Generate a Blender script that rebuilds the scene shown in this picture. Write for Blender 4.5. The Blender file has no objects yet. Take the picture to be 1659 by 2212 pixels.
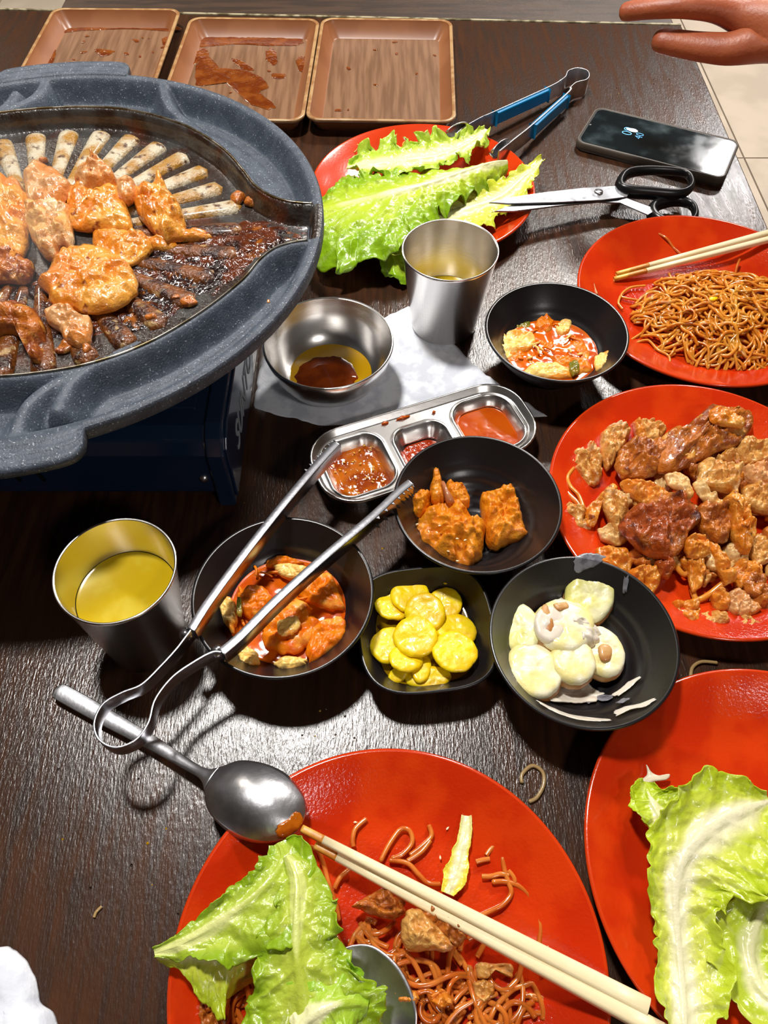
import bpy, math, random
import numpy as np
from mathutils import Vector

# ------------------------------------------------------------------ camera
# units: metres, table top at z = 0, floor at z = -0.75
TILT = math.radians(56); CAM_H = 0.5; FPX = 1662.0
cam_d = bpy.data.cameras.new('camera'); cam = bpy.data.objects.new('camera', cam_d)
bpy.context.scene.collection.objects.link(cam); bpy.context.scene.camera = cam
cam.location = (0, 0, CAM_H); cam.rotation_euler = (math.pi/2 - TILT, 0, 0)
cam_d.sensor_fit = 'VERTICAL'; cam_d.sensor_height = 36.0; cam_d.lens = FPX/2212*36.0
cam_d.clip_start = 0.01; cam_d.clip_end = 50

sc = bpy.context.scene
sc.view_settings.view_transform = 'Standard'; sc.view_settings.look = 'None'
sc.view_settings.gamma = 1; sc.view_settings.use_curve_mapping = False
sc.view_settings.exposure = 0.0

# ------------------------------------------------------------------ world and lamps
world = bpy.data.worlds.new('world'); sc.world = world; world.use_nodes = True
world.node_tree.nodes['Background'].inputs[0].default_value = (1.0, 0.93, 0.85, 1)
world.node_tree.nodes['Background'].inputs[1].default_value = 0.05
COL = sc.collection
CEIL = 1.75
def lamp(name, loc, power, size, col):
    l = bpy.data.lights.new(name, 'AREA'); l.shape = 'DISK'; l.size = size; l.energy = power; l.color = col
    o = bpy.data.objects.new(name, l); o.location = loc; COL.objects.link(o); return o
LAMPS = [('ceiling_spot', (-0.30, 0.80, CEIL-0.02), 34, 0.20, (1, 0.97, 0.93)),
         ('ceiling_spot', (0.68, 2.25, CEIL-0.02), 56, 0.34, (1, 0.95, 0.88)),
         ('ceiling_spot', (1.75, 3.5, CEIL-0.02), 40, 0.3, (1, 0.97, 0.95)),
         ('ceiling_spot', (-1.6, 2.6, CEIL-0.02), 30, 0.3, (1, 0.92, 0.8)),
         ('ceiling_spot', (0.9, -1.2, CEIL-0.02), 14, 0.3, (1, 0.95, 0.9))]
for a in LAMPS: lamp(*a)

# ------------------------------------------------------------------ helpers
_fw = np.array([0, math.cos(TILT), -math.sin(TILT)]); _up = np.array([0, math.sin(TILT), math.cos(TILT)])
def P(x, y, z=0.0):
    """photo measurement -> point of the place at height z above the table"""
    d = _fw + np.array([1, 0, 0])*(x-829.5)/FPX - _up*(y-1106)/FPX
    return np.array([0, 0, CAM_H]) + d*((z-CAM_H)/d[2])
def lin(c): return tuple((v/12.92 if v <= .04045 else ((v+.055)/1.055)**2.4) for v in [k/255 for k in c])
def hsh(i, j, k, s):
    n = np.sin(i*127.1 + j*311.7 + k*74.7 + s*53.3)*43758.5453
    return n - np.floor(n)
def vn(p, s=0):
    p = np.asarray(p, float); i = np.floor(p); f = p-i; f = f*f*(3-2*f); r = 0
    for a in (0, 1):
        for b in (0, 1):
            for c in (0, 1):
                w = (f[..., 0] if a else 1-f[..., 0])*(f[..., 1] if b else 1-f[..., 1])*(f[..., 2] if c else 1-f[..., 2])
                r = r + w*hsh(i[..., 0]+a, i[..., 1]+b, i[..., 2]+c, s)
    return r*2-1
def fbm(p, s=0, o=3):
    p = np.asarray(p, float); r = 0; a = 1.
    for k in range(o): r = r + a*vn(p*2**k, s+k*7); a *= .5
    return r
def smooth(a, b, x):
    t = np.clip((np.asarray(x, float)-a)/(b-a), 0, 1); return t*t*(3-2*t)
def crom(pts, n, closed=False):
    p = np.array(pts, float); m = len(p)
    if closed: idx = lambda i: i % m; segs = m
    else: idx = lambda i: min(max(i, 0), m-1); segs = m-1
    out = []
    for q in np.linspace(0, segs, n, endpoint=not closed):
        i = min(int(q), segs-1); t = q-i
        a, b, c, d = p[idx(i-1)], p[idx(i)], p[idx(i+1)], p[idx(i+2)]
        out.append(.5*((2*b)+(-a+c)*t+(2*a-5*b+4*c-d)*t*t+(-a+3*b-3*c+d)*t**3))
    return np.array(out)
ORG = {}
def tag(o, label=None, cat=None, group=None, kind=None):
    if label: o['label'] = label
    if cat: o['category'] = cat
    if group: o['group'] = group
    if kind: o['kind'] = kind
    return o
def link(o, parent, origin):
    COL.objects.link(o); origin = np.array(origin, float)
    ORG[o.name] = origin
    if parent is not None: o.parent = parent; o.location = Vector(origin-ORG[parent.name])
    else: o.location = Vector(origin)
def thing(name, loc, label, cat, group=None):
    o = bpy.data.objects.new(name, None); o.empty_display_size = .01; link(o, None, loc); return tag(o, label, cat, group)
def mesh(name, V, F, mat, parent=None, smooth_=True, col=None, label=None, cat=None, group=None, kind=None):
    V = np.array(V, float)
    if parent is not None: org = ORG[parent.name]
    else: org = np.array([(V[:, 0].min()+V[:, 0].max())/2, (V[:, 1].min()+V[:, 1].max())/2, V[:, 2].min()])
    me = bpy.data.meshes.new(name); me.from_pydata((V-org).tolist(), [], [tuple(int(i) for i in f) for f in F])
    if smooth_: me.polygons.foreach_set('use_smooth', [True]*len(me.polygons))
    if col is not None:
        at = me.color_attributes.new('tint', 'FLOAT_COLOR', 'POINT')
        c = np.ones((len(V), 4)); c[:, :3] = col; at.data.foreach_set('color', c.ravel())
    me.materials.append(mat); me.update()
    o = bpy.data.objects.new(name, me); link(o, parent, org)
    return tag(o, label, cat, group, kind)
class MB:
    def __init__(s): s.V = []; s.F = []
    def add(s, V, F):
        n = len(s.V); s.V += [tuple(v) for v in V]; s.F += [tuple(i+n for i in f) for f in F]
    def grid(s, G, cu=False, cv=False):
        G = np.asarray(G); a, b = G.shape[:2]; F = []
        for i in range(a if cu else a-1):
            for j in range(b if cv else b-1):
                i2, j2 = (i+1) % a, (j+1) % b; F.append((i*b+j, i2*b+j, i2*b+j2, i*b+j2))
        s.add(G.reshape(-1, 3), F)
    def box(s, c, d, R=None):
        c = np.array(c); x, y, z = np.array(d)/2
        v = np.array([(i*x, j*y, k*z) for i in (-1, 1) for j in (-1, 1) for k in (-1, 1)])
        if R is not None: v = v@np.array(R).T
        s.add(v+c, [(0, 1, 3, 2), (4, 6, 7, 5), (0, 4, 5, 1), (2, 3, 7, 6), (0, 2, 6, 4), (1, 5, 7, 3)])
    def tube(s, pts, r, n=8, caps=True):
        pts = np.array(pts, float); m = len(pts); r = np.ones(m)*r
        T = np.gradient(pts, axis=0); T /= np.linalg.norm(T, axis=1)[:, None]+1e-12
        u = np.array([0, 0, 1.]); 
        if abs(T[0]@u) > .9: u = np.array([1., 0, 0])
        G = []
        for i in range(m):
            a = np.cross(T[i], u); a /= np.linalg.norm(a)+1e-12; b = np.cross(a, T[i]); u = b
            G.append([pts[i]+r[i]*(a*math.cos(t)+b*math.sin(t)) for t in np.linspace(0, 2*math.pi, n, endpoint=False)])
        k = len(s.V); s.grid(G, cv=True)
        if caps: s.F.append(tuple(k+j for j in range(n))); s.F.append(tuple(k+(m-1)*n+j for j in range(n))[::-1])
    def lathe(s, prof, c=(0, 0, 0), n=72, sq=None, rot=0):
        G = []
        for r, z in prof:
            row = []
            for t in np.linspace(0, 2*math.pi, n, endpoint=False):
                k = 1.
                if sq: k = 1/((abs(math.cos(t))**sq+abs(math.sin(t))**sq)**(1/sq))
                row.append((c[0]+r*k*math.cos(t+rot), c[1]+r*k*math.sin(t+rot), c[2]+z))
            G.append(row)
        s.grid(np.array(G), cv=True)
    def make(s, name, mat, parent=None, **k): return mesh(name, s.V, s.F, mat, parent, **k)
def bevel(o, w=.001, seg=2):
    m = o.modifiers.new('bevel', 'BEVEL'); m.width = w; m.segments = seg; m.limit_method = 'ANGLE'; m.angle_limit = math.radians(35); return o
def frame(t, up=(0, 0, 1)):
    t = np.array(t, float); t /= np.linalg.norm(t); a = np.cross(t, up); a /= np.linalg.norm(a); b = np.cross(a, t); return t, a, b

# ------------------------------------------------------------------ materials
def mat(name, base, rough=.5, metal=0., coat=0., base2=None, ns=30., det=4., ramp=(.4, .6), bump=0., bs=200., bd=3., stretch=(1, 1, 1),
        third=None, ts=60., tr=(.6, .7), sub=0., trans=0., rough2=None, spec=.5, tint=False, emit=None, bstretch=None, alpha=None, coatr=.08):
    m = bpy.data.materials.new(name); m.use_nodes = True; N = m.node_tree.nodes; L = m.node_tree.links; b = N['Principled BSDF']
    b.inputs['Roughness'].default_value = rough; b.inputs['Metallic'].default_value = metal
    b.inputs['Coat Weight'].default_value = coat; b.inputs['Coat Roughness'].default_value = coatr; b.inputs['Specular IOR Level'].default_value = spec
    tc = N.new('ShaderNodeTexCoord')
    def noise(scale, detail, st=(1, 1, 1)):
        mp = N.new('ShaderNodeMapping'); mp.inputs['Scale'].default_value = st; L.new(tc.outputs['Object'], mp.inputs[0])
        n = N.new('ShaderNodeTexNoise'); n.inputs['Scale'].default_value = scale; n.inputs['Detail'].default_value = detail; L.new(mp.outputs[0], n.inputs['Vector']); return n.outputs['Fac']
    def ramp_(f, lo, hi):
        r = N.new('ShaderNodeMapRange'); r.inputs[1].default_value = lo; r.inputs[2].default_value = hi; r.interpolation_type = 'SMOOTHSTEP'; L.new(f, r.inputs[0]); return r.outputs[0]
    def mix(f, a, c):
        x = N.new('ShaderNodeMix'); x.data_type = 'RGBA'; L.new(f, x.inputs[0])
        for v, i in ((a, 6), (c, 7)):
            if isinstance(v, tuple): x.inputs[i].default_value = (*lin(v), 1)
            else: L.new(v, x.inputs[i])
        return x.outputs[2]
    out = base
    if tint: a = N.new('ShaderNodeAttribute'); a.attribute_name = 'tint'; out = a.outputs['Color']
    if base2:
        f = ramp_(noise(ns, det, stretch), *ramp); out = mix(f, out, base2)
        if rough2 is not None:
            r = N.new('ShaderNodeMapRange'); r.inputs[3].default_value = rough; r.inputs[4].default_value = rough2; L.new(f, r.inputs[0]); L.new(r.outputs[0], b.inputs['Roughness'])
    if third: out = mix(ramp_(noise(ts, 5), *tr), out, third)
    if isinstance(out, tuple): b.inputs['Base Color'].default_value = (*lin(out), 1)
    else: L.new(out, b.inputs['Base Color'])
    if bump:
        bn = N.new('ShaderNodeBump'); bn.inputs['Strength'].default_value = 1.; bn.inputs['Distance'].default_value = bump
        L.new(noise(bs, bd, bstretch or stretch), bn.inputs['Height']); L.new(bn.outputs[0], b.inputs['Normal'])
    if sub:
        b.inputs['Subsurface Weight'].default_value = sub; b.inputs['Subsurface Scale'].default_value = .004; b.inputs['Subsurface Radius'].default_value = (1, .7, .35)
    if trans: b.inputs['Transmission Weight'].default_value = trans
    if emit: b.inputs['Emission Color'].default_value = (*lin(emit[0]), 1); b.inputs['Emission Strength'].default_value = emit[1]
    m['bsdf'] = 1
    return m
M = {}
M['wood'] = mat('table_wood', (72, 44, 28), .20, spec=.6, base2=(46, 28, 18), ns=16, stretch=(9, .9, 1), det=6, ramp=(.3, .7), bump=.00028, bs=850, bd=3, bstretch=(1, .22, 1), rough2=.27, third=(60, 40, 28), ts=9, tr=(.5, .8))
M['wood2'] = mat('back_table_wood', (66, 47, 34), .45, base2=(48, 34, 25), ns=14, stretch=(1, 8, 1), bump=.0002, bs=300)
M['edge'] = mat('table_edge_strip', (170, 160, 130), .35, base2=(90, 80, 55), ns=60)
M['tile'] = mat('floor_tile', (205, 190, 172), .3, base2=(192, 178, 160), ns=6)
M['grout'] = mat('floor_grout', (150, 135, 120), .8)
M['wall'] = mat('wall_paint', (120, 105, 90), .8)
M['ceil'] = mat('ceiling_paint', (104, 97, 88), .8)
M['stone'] = mat('pan_stone_coating', (78, 86, 98), .5, base2=(66, 74, 86), ns=90, third=(170, 176, 186), ts=800, tr=(.62, .70), bump=.0004, bs=700, spec=.4)
M['plate'] = mat('cooking_plate_coating', (66, 64, 62), .28, base2=(42, 28, 20), ns=40, ramp=(.35, .6), third=(80, 36, 14), ts=28, tr=(.55, .75), bump=.0007, bs=420, coat=.6)
M['ridge'] = mat('ridge_crust', (196, 184, 158), .35, base2=(165, 118, 40), ns=55, ramp=(.42, .62), third=(84, 50, 24), ts=120, tr=(.56, .68), bump=.0012, bs=420, coat=.3)
M['ridge2'] = mat('ridge_burnt', (120, 66, 24), .25, base2=(48, 22, 14), ns=70, ramp=(.4, .6), third=(175, 140, 90), ts=90, tr=(.6, .7), bump=.0015, bs=420, coat=.6)
M['glaze'] = mat('burnt_sauce', (92, 40, 14), .14, base2=(28, 14, 14), ns=60, ramp=(.4, .58), third=(150, 84, 26), ts=75, tr=(.58, .7), bump=.0016, bs=260, coat=1.)
M['steelrim'] = mat('bare_metal_edge', (170, 165, 155), .3, 1., base2=(110, 95, 70), ns=80)
M['stove'] = mat('stove_enamel', (24, 44, 72), .22, coat=.6, bump=.00005, bs=600)
M['stovedark'] = mat('stove_black', (22, 23, 26), .35)
M['print'] = mat('white_print', (150, 155, 160), .5)
M['red'] = mat('red_melamine', (208, 60, 14), .17, base2=(200, 54, 12), ns=14, bump=.00006, bs=500, coat=.5)
M['redgrease'] = mat('greasy_red_melamine', (208, 58, 12), .13, base2=(194, 44, 9), ns=30, bump=.00022, bs=520, bd=4, coat=.3)
M['black'] = mat('black_melamine', (25, 23, 25), .30, spec=.6, bump=.00004, bs=500)
M['steel'] = mat('stainless_steel', (236, 234, 232), .24, 1., bump=.00004, bs=200, bstretch=(1, 1, 6))
M['steel2'] = mat('brushed_steel', (226, 226, 230), .33, 1., base2=(206, 206, 210), ns=90, bump=.0001, bs=300)
M['cup'] = mat('cup_steel', (230, 226, 222), .24, 1., bump=.00005, bs=150, bstretch=(1, 1, 8))
M['drink'] = mat('yellow_drink', (186, 156, 18), .12, base2=(200, 178, 60), ns=30, ramp=(.45, .7), spec=.4)
M['oil'] = mat('golden_oil', (170, 128, 8), .05, coat=1)
M['soy'] = mat('dark_red_sauce', (84, 28, 4), .06, base2=(104, 40, 4), ns=60, coat=.3)
M['ssam'] = mat('seasoned_brown_sauce', (176, 90, 12), .14, base2=(136, 52, 5), ns=50, bump=.0008, bs=150, coat=.4)
M['chil'] = mat('red_chili_sauce', (156, 44, 8), .12, base2=(182, 66, 16), ns=200, ramp=(.5, .7), bump=.0008, bs=300, coat=1)
M['smooth'] = mat('smooth_orange_red_sauce', (188, 80, 10), .12, coat=.4, base2=(176, 66, 8), ns=30)
M['paper'] = mat('white_paper', (240, 243, 250), .9, bump=.0003, bs=500, base2=(214, 218, 228), ns=60)
M['phone'] = mat('phone_case', (84, 74, 64), .5)
M['case'] = mat('phone_case_edge', (110, 98, 80), .4)
M['screen'] = mat('phone_screen', (14, 24, 28), .05, base2=(50, 64, 68), ns=35, ramp=(.45, .8), coat=1, rough2=.2)
M['blade'] = mat('scissor_steel', (158, 160, 166), .3, 1., base2=(120, 120, 124), ns=120, ramp=(.55, .7))
M['tong'] = mat('tong_steel', (176, 176, 182), .26, 1., bump=.0001, bs=260)
M['potgreen'] = mat('greenish_potato_flesh', (222, 216, 120), .38, base2=(240, 234, 188), ns=45, ramp=(.4, .6), coat=.4, bump=.0008, bs=140)
M['film'] = mat('thin_dressing_film', (134, 134, 142), .25, base2=(84, 84, 92), ns=90)
M['digit'] = mat('lit_digits', (90, 180, 250), .5, emit=((90, 180, 250), 1.0))
M['digitw'] = mat('lit_white_figures', (230, 235, 250), .5, emit=((220, 228, 250), .9))
M['blackplastic'] = mat('black_plastic', (18, 18, 20), .3)
M['blue'] = mat('blue_silicone', (0, 122, 176), .35)
M['bake'] = mat('copper_tray_coating', (150, 96, 58), .35, base2=(140, 86, 50), ns=20, spec=.6)
M['bakewood'] = mat('wood_grain_tray_base', (134, 100, 74), .35, base2=(108, 76, 52), ns=20, stretch=(7, .5, 1), det=5, ramp=(.35, .65))
M['rimgold'] = mat('tray_rim', (176, 140, 96), .3, base2=(150, 106, 66), ns=70)
M['greas'] = mat('red_oil_film', (128, 66, 22), .08, base2=(104, 44, 10), ns=50, coat=.6, bump=.0012, bs=220)
M['chop'] = mat('pale_wood', (250, 236, 196), .4, base2=(244, 226, 180), ns=20, stretch=(1, 1, 1), bump=.0001, bs=400)
M['choptip'] = mat('stained_wood', (226, 176, 70), .4, base2=(190, 120, 40), ns=60)
M['leaf'] = mat('lettuce_leaf', (120, 160, 30), .3, tint=True, bump=.0011, bs=170, bd=4, coat=.3, spec=.5)
M['noodle'] = mat('glass_noodle', (222, 146, 50), .22, base2=(206, 120, 28), ns=40, coat=.4, sub=.35)
M['noodle2'] = mat('sauced_noodle', (214, 124, 48), .18, base2=(196, 98, 28), ns=60, coat=.5, sub=.35)
M['noodlepale'] = mat('pale_noodle', (170, 140, 92), .25, coat=.5)
M['ch_orange'] = mat('glazed_chicken', (214, 122, 26), .26, base2=(226, 156, 60), ns=45, ramp=(.4, .62), third=(140, 62, 14), ts=110, tr=(.6, .7), bump=.0022, bs=170, bd=5, coat=.8, sub=.15, coatr=.15)
M['ch_pale'] = mat('pale_chicken', (214, 160, 104), .3, base2=(206, 128, 56), ns=50, ramp=(.42, .62), third=(150, 76, 30), ts=130, tr=(.62, .7), bump=.0018, bs=180, bd=5, coat=.7, sub=.2, coatr=.15)
M['ch_dark'] = mat('browned_chicken', (190, 108, 34), .28, base2=(134, 62, 18), ns=60, ramp=(.42, .6), third=(214, 150, 62), ts=80, tr=(.56, .7), bump=.0024, bs=190, bd=5, coat=.5, coatr=.15)
M['ch_tan'] = mat('fried_tan_chicken', (222, 166, 88), .32, base2=(196, 122, 40), ns=70, ramp=(.42, .6), third=(228, 196, 148), ts=60, tr=(.55, .7), bump=.002, bs=220, bd=5, coat=.7, coatr=.15)
M['ch_char'] = mat('caramelised_chicken', (164, 74, 22), .24, base2=(84, 32, 14), ns=70, ramp=(.5, .66), third=(198, 116, 40), ts=50, tr=(.5, .7), bump=.0026, bs=200, bd=5, coat=.6, coatr=.12)
M['mush'] = mat('pale_mushroom', (226, 190, 130), .32, base2=(206, 150, 76), ns=50, bump=.0008, bs=150, coat=.5, sub=.2)
M['brais'] = mat('braised_orange_meat', (224, 138, 20), .4, base2=(206, 112, 10), ns=60, third=(228, 156, 40), ts=60, tr=(.55, .75), bump=.0020, bs=150, bd=5, coat=.12, sub=.1)
M['kim'] = mat('kimchi_red', (230, 124, 8), .34, base2=(216, 92, 2), ns=50, bump=.0010, bs=170, bd=4, coat=.12, third=(240, 166, 60), ts=60, tr=(.52, .7), sub=.1, spec=.35)
M['kimpale'] = mat('kimchi_pale_stem', (252, 208, 116), .26, base2=(236, 146, 36), ns=60, ramp=(.45, .65), bump=.0007, bs=160, bstretch=(1, 5, 1), coat=.4, sub=.2)
M['kimgreen'] = mat('green_onion', (110, 110, 26), .25, base2=(150, 120, 30), ns=60, coat=.6)
M['kimjus'] = mat('kimchi_juice', (214, 98, 2), .12, base2=(190, 72, 1), ns=40, bump=.0004, bs=70, coat=.2, spec=.35)
M['rad'] = mat('yellow_pickled_radish', (255, 220, 6), .4, base2=(246, 200, 4), ns=60, bump=.0005, bs=260, coat=.25, sub=.2)
M['radjus'] = mat('radish_brine', (120, 92, 6), .06, coat=.6)
M['pot'] = mat('potato_flesh', (238, 224, 150), .38, base2=(248, 240, 206), ns=60, ramp=(.4, .6), coat=.4, bump=.0009, bs=140, sub=.15)
M['potskin'] = mat('potato_skin', (204, 156, 96), .4, base2=(176, 116, 60), ns=60, coat=.3)
M['mayo'] = mat('white_mayonnaise_dressing', (232, 222, 206), .22, base2=(222, 208, 190), ns=30, coat=.6, sub=.2)
M['seed'] = mat('sesame_seed', (240, 220, 180), .4)
M['skin'] = mat('skin', (178, 98, 62), .45, base2=(164, 84, 52), ns=25, sub=.2, bump=.0004, bs=300)
M['bone'] = mat('pinkish_bone', (176, 110, 70), .3, coat=.4)
M['white_leaf'] = mat('white_rib', (236, 226, 196), .3, coat=.4)
M['water'] = mat('water_film', (255, 255, 255), .02, trans=1.)
# ridge-like speckle relief of the table is part of the wood bump

# ------------------------------------------------------------------ the setting
def struct(o): o['kind'] = 'structure'; return o
b = MB(); b.box((0, 1.5, -.795), (8, 9, .05)); fl = struct(b.make('floor', M['grout'], smooth_=False))
TS = .60; tdat = None; k = 0
for i in range(-3, 6):
    for j in range(-2, 9):
        cx, cy = 1.03+.3+(i-1)*TS, 2.35+.02+(j-4)*TS
        if abs(cx) > 3.9 or not -2.8 < cy < 5.8: continue
        if tdat is None:
            b = MB(); b.box((0, 0, 0), (TS-.005, TS-.005, .012)); me = bpy.data.meshes.new('floor_tile'); me.from_pydata(b.V, [], b.F); me.materials.append(M['tile']); tdat = me
        o = bpy.data.objects.new('floor_tile', tdat); link(o, fl, (cx, cy, -.764))
b = MB(); b.box((0, 1.5, CEIL+.03), (8, 9, .06)); struct(b.make('ceiling', M['ceil'], smooth_=False))
for n, c, d in (('wall_left', (-4, 1.5, .5), (.1, 9, 2.6)), ('wall_right', (4, 1.5, .5), (.1, 9, 2.6)), ('wall_back', (0, 6, .5), (8, .1, 2.6)), ('wall_front', (0, -3, .5), (8, .1, 2.6))):
    b = MB(); b.box(c, d); struct(b.make(n, M['wall'], smooth_=False))
for i, (n, loc, pw, sz, c) in enumerate(LAMPS):
    t = thing('ceiling_light', (loc[0], loc[1], CEIL), ['round recessed ceiling light above the near end of the table', 'large round ceiling light above the far right table corner', 'round ceiling light over the tiled floor on the right', 'round ceiling light over the neighbouring table on the left', 'round ceiling light behind the diner'][i], 'ceiling light', 'round ceiling lights')
    b = MB(); b.lathe([(sz/2+.004, -.001), (sz/2+.004, -.03), (sz/2+.02, -.03), (sz/2+.03, -.001)], (loc[0], loc[1], CEIL), 48); b.make('trim_ring', M['ceil'], t)

# main table: top, edge strip, legs
TY0, TY1, TXL, TXR = -.25, 1.155, -1.0, .402
t = thing('dining_table', (-.3, .45, -.75), 'dark brown wooden table holding the grill pan and all the dishes', 'table')
me_pts = [P(385, 30), P(1440, 54), P(1490, 100), P(1655, 500)]
sl = (me_pts[1][1]-me_pts[0][1])/(me_pts[1][0]-me_pts[0][0])
def yb(x): return me_pts[0][1]+sl*(x-me_pts[0][0])
def slabpoly(poly, z0, z1):
    b = MB(); n = len(poly); V = [(x, y, z1) for x, y in poly]+[(x, y, z0) for x, y in poly]
    b.add(V, [tuple(range(n)), tuple(range(2*n-1, n-1, -1))]+[(i, i+n, (i+1) % n+n, (i+1) % n) for i in range(n)]); return b
XR0, XR1 = .395, .4065
o = slabpoly([(-1.0, -.25), (XR0-.006, -.25), (XR1, yb(XR1)), (-1.0, yb(-1.0))], -.032, 0).make('tabletop', M['wood'], t, smooth_=False); bevel(o, .0015)
slabpoly([(-1.0, yb(-1.0)), (XR1, yb(XR1)), (XR1, yb(XR1)+.004), (-1.0, yb(-1)+.004)], -.032, .0008).make('edge_strip', M['edge'], t, smooth_=False)
for x in (-.94, .34):
    for y in (-.18, 1.02): b = MB(); b.box((x, y, -.391), (.06, .06, .718)); bevel(b.make('leg', M['wood'], t, smooth_=False), .003)
t = thing('neighbouring_table', (0, 1.6, -.75), 'brown wooden table pushed against the far edge of the main table', 'table')
yl = lambda x: yb(x)+.006
xl = P(128, 15)[0]
o = slabpoly([(xl, yl(xl)), (.4, yl(.4)), (.4, 1.9), (xl, 1.9)], -.032, -.003).make('tabletop', M['wood2'], t, smooth_=False); bevel(o, .002)
for x in (xl+.05, .34):
    for y in (1.25, 1.84): b = MB(); b.box((x, y, -.392), (.06, .06, .716)); bevel(b.make('leg', M['wood2'], t, smooth_=False), .003)

# ------------------------------------------------------------------ grill pan
PC = np.array([-.2668, .508]); PR = .2196; PZ = .14
def build_pan():
    t = thing('grill_pan', (PC[0], PC[1], .088), 'large round grey stone-coated grill pan with side compartments on the blue stove', 'grill pan')
    up = [P(x, y, PZ)[:2] for x, y in [(0, 240), (100, 224), (200, 220), (300, 232), (400, 267), (480, 320), (525, 368), (550, 400), (588, 425), (630, 437), (682, 441)]]
    lo = [P(x, y, PZ)[:2] for x, y in [(684, 519), (640, 522), (595, 536), (560, 562), (520, 608), (440, 668), (340, 722), (250, 755), (160, 776), (60, 788), (0, 792)]]
    up = crom(up, 60); lo = crom(lo, 60)
    # left half: the same turned half way round
    a_up = [math.atan2(*(p-PC)[::-1]) for p in up]; ang0 = math.radians(94)
    up = np.array([p for p, a in zip(up, a_up) if a < ang0]); lo = np.array([p for p in lo if math.atan2(*(p-PC)[::-1]) > ang0-math.pi])
    def close(c, end):
        rr = np.linalg.norm(c-PC, axis=1); aa = np.arctan2(c[:, 1]-PC[1], c[:, 0]-PC[0]); ravg = (np.linalg.norm(up[0]-PC)+np.linalg.norm(lo[-1]-PC))/2
        da = np.abs(np.degrees(aa-aa[end])); w = (1-smooth(0, 60, da))[:, None]; return PC+(c-PC)*(1+w*(ravg/rr[end]-1))
    up, lo = close(up, 0), close(lo, -1)
    arcR = lambda a0, a1: np.array([PC+(PR+.01)*np.array([math.cos(a), math.sin(a)]) for a in np.linspace(a0, a1, 8)])
    a0 = math.atan2(*(up[-1]-PC)[::-1]); a1 = math.atan2(*(lo[0]-PC)[::-1])
    half = np.vstack([up, arcR(a0, a1)[1:-1], lo]); other = 2*PC-half
    poly = np.vstack([half, other])                       # closed outline of the cooking zone
    walls = [up, lo, 2*PC-up, 2*PC-lo]
    # join ends of the halves
    walls += [np.array([up[0], (2*PC-lo)[-1]]), np.array([lo[-1], (2*PC-up)[0]])]
    d1 = crom([P(x, y, PZ)[:2] for x, y in [(352, 165), (352, 190), (362, 222), (385, 248), (425, 280)]], 24)
    d2 = crom([P(x, y, PZ)[:2] for x, y in [(98, 165), (88, 188), (70, 208), (35, 226), (-10, 240)]], 24)
    d3 = crom([P(x, y, PZ)[:2] for x, y in [(122, 880), (130, 860), (150, 825), (185, 795), (240, 765), (300, 738)]], 24)
    walls += [d1, d2, d3, 2*PC-d1, 2*PC-d2, 2*PC-d3]
    def dist(X):
        D = np.full(len(X), 9.)
        for w in walls:
            for p, q in zip(w[:-1], w[1:]):
                v = q-p; tt = np.clip(((X-p)@v)/(v@v+1e-12), 0, 1); D = np.minimum(D, np.linalg.norm(X-p-tt[:, None]*v, axis=1))
        return D
    def inside(X):
        c = np.zeros(len(X), bool); n = len(poly)
        for i in range(n):
            p, q = poly[i], poly[(i+1) % n]
            cond = ((p[1] > X[:, 1]) != (q[1] > X[:, 1])); xx = (q[0]-p[0])*(X[:, 1]-p[1])/(q[1]-p[1]+1e-12)+p[0]
            c ^= cond & (X[:, 0] < xx)
        return c
    NA, NR = 640, 150
    ang = np.linspace(0, 2*math.pi, NA, endpoint=False); rad = PR*np.linspace(0, 1, NR)**.85
    A, R = np.meshgrid(ang, rad, indexing='ij'); X = np.stack([PC[0]+R*np.cos(A), PC[1]+R*np.sin(A)], -1).reshape(-1, 2)
    D = dist(X); I = inside(X); Rf = R.ravel()
    dr = PR-Rf                                             # distance from outer edge
    wall = .0018
    dw = np.minimum(np.maximum(D-wall, 0), np.maximum(dr-.0055, 0))
    dep_c = .0155; dep_s = .020
    hc = -dep_c*smooth(0, .006, dw); hs = -dep_s*smooth(0, .013, dw)
    # a shallow step in the compartments
    hs -= .0012*smooth(.016, .018, dw)
    h = np.where(I, hc, hs)
    dome = np.where(I, .0015*np.cos(np.clip(Rf/.16, 0, 1)*1.57)*smooth(.01, .03, dw), 0)
    rimtop = .0012*np.clip(1-np.abs(dr-.003)/.003, 0, 1)*(dr < .006)
    Z = PZ+h+dome+rimtop
    V = np.c_[X, Z].reshape(NA, NR, 3)
    I2 = I.reshape(NA, NR)
    def pick(fmask, name, m):
        F = []
        for i in range(NA):
            i2 = (i+1) % NA
            for j in range(NR-1):
                if fmask[i, j]: F.append((i*NR+j, i2*NR+j, i2*NR+j+1, i*NR+j+1))
        F = np.array(F); used, inv = np.unique(F, return_inverse=True)
        return mesh(name, V.reshape(-1, 3)[used], inv.reshape(F.shape), m, t)
    Dm = D.reshape(NA, NR)
    ck = I2 & (Dm > .0012)
    # thin bare-metal band on top of the cooking wall
    pick(ck, 'cooking_plate', M['plate']); pick(~ck, 'sauce_ring', M['stone'])
    o = MB(); 
    for w in (np.vstack([2*PC-lo, up]), np.vstack([lo, 2*PC-up])):
        c = w[np.linalg.norm(w-PC, axis=1) < PR-.006]; o.tube(np.c_[c, np.full(len(c), PZ+.0004)], .0011, 6)
    o.make('wall_edge', M['steelrim'], t)
    o = MB(); o.lathe([(PR, 0), (PR+.0012, -.0015), (PR+.0012, -.0095), (PR-.001, -.012), (PR-.010, -.014), (PR-.03, -.03), (PR-.05, -.045), (.13, -.052), (.0, -.052)], (PC[0], PC[1], PZ), 128)
    o.make('outer_wall', M['stone'], t)
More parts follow.
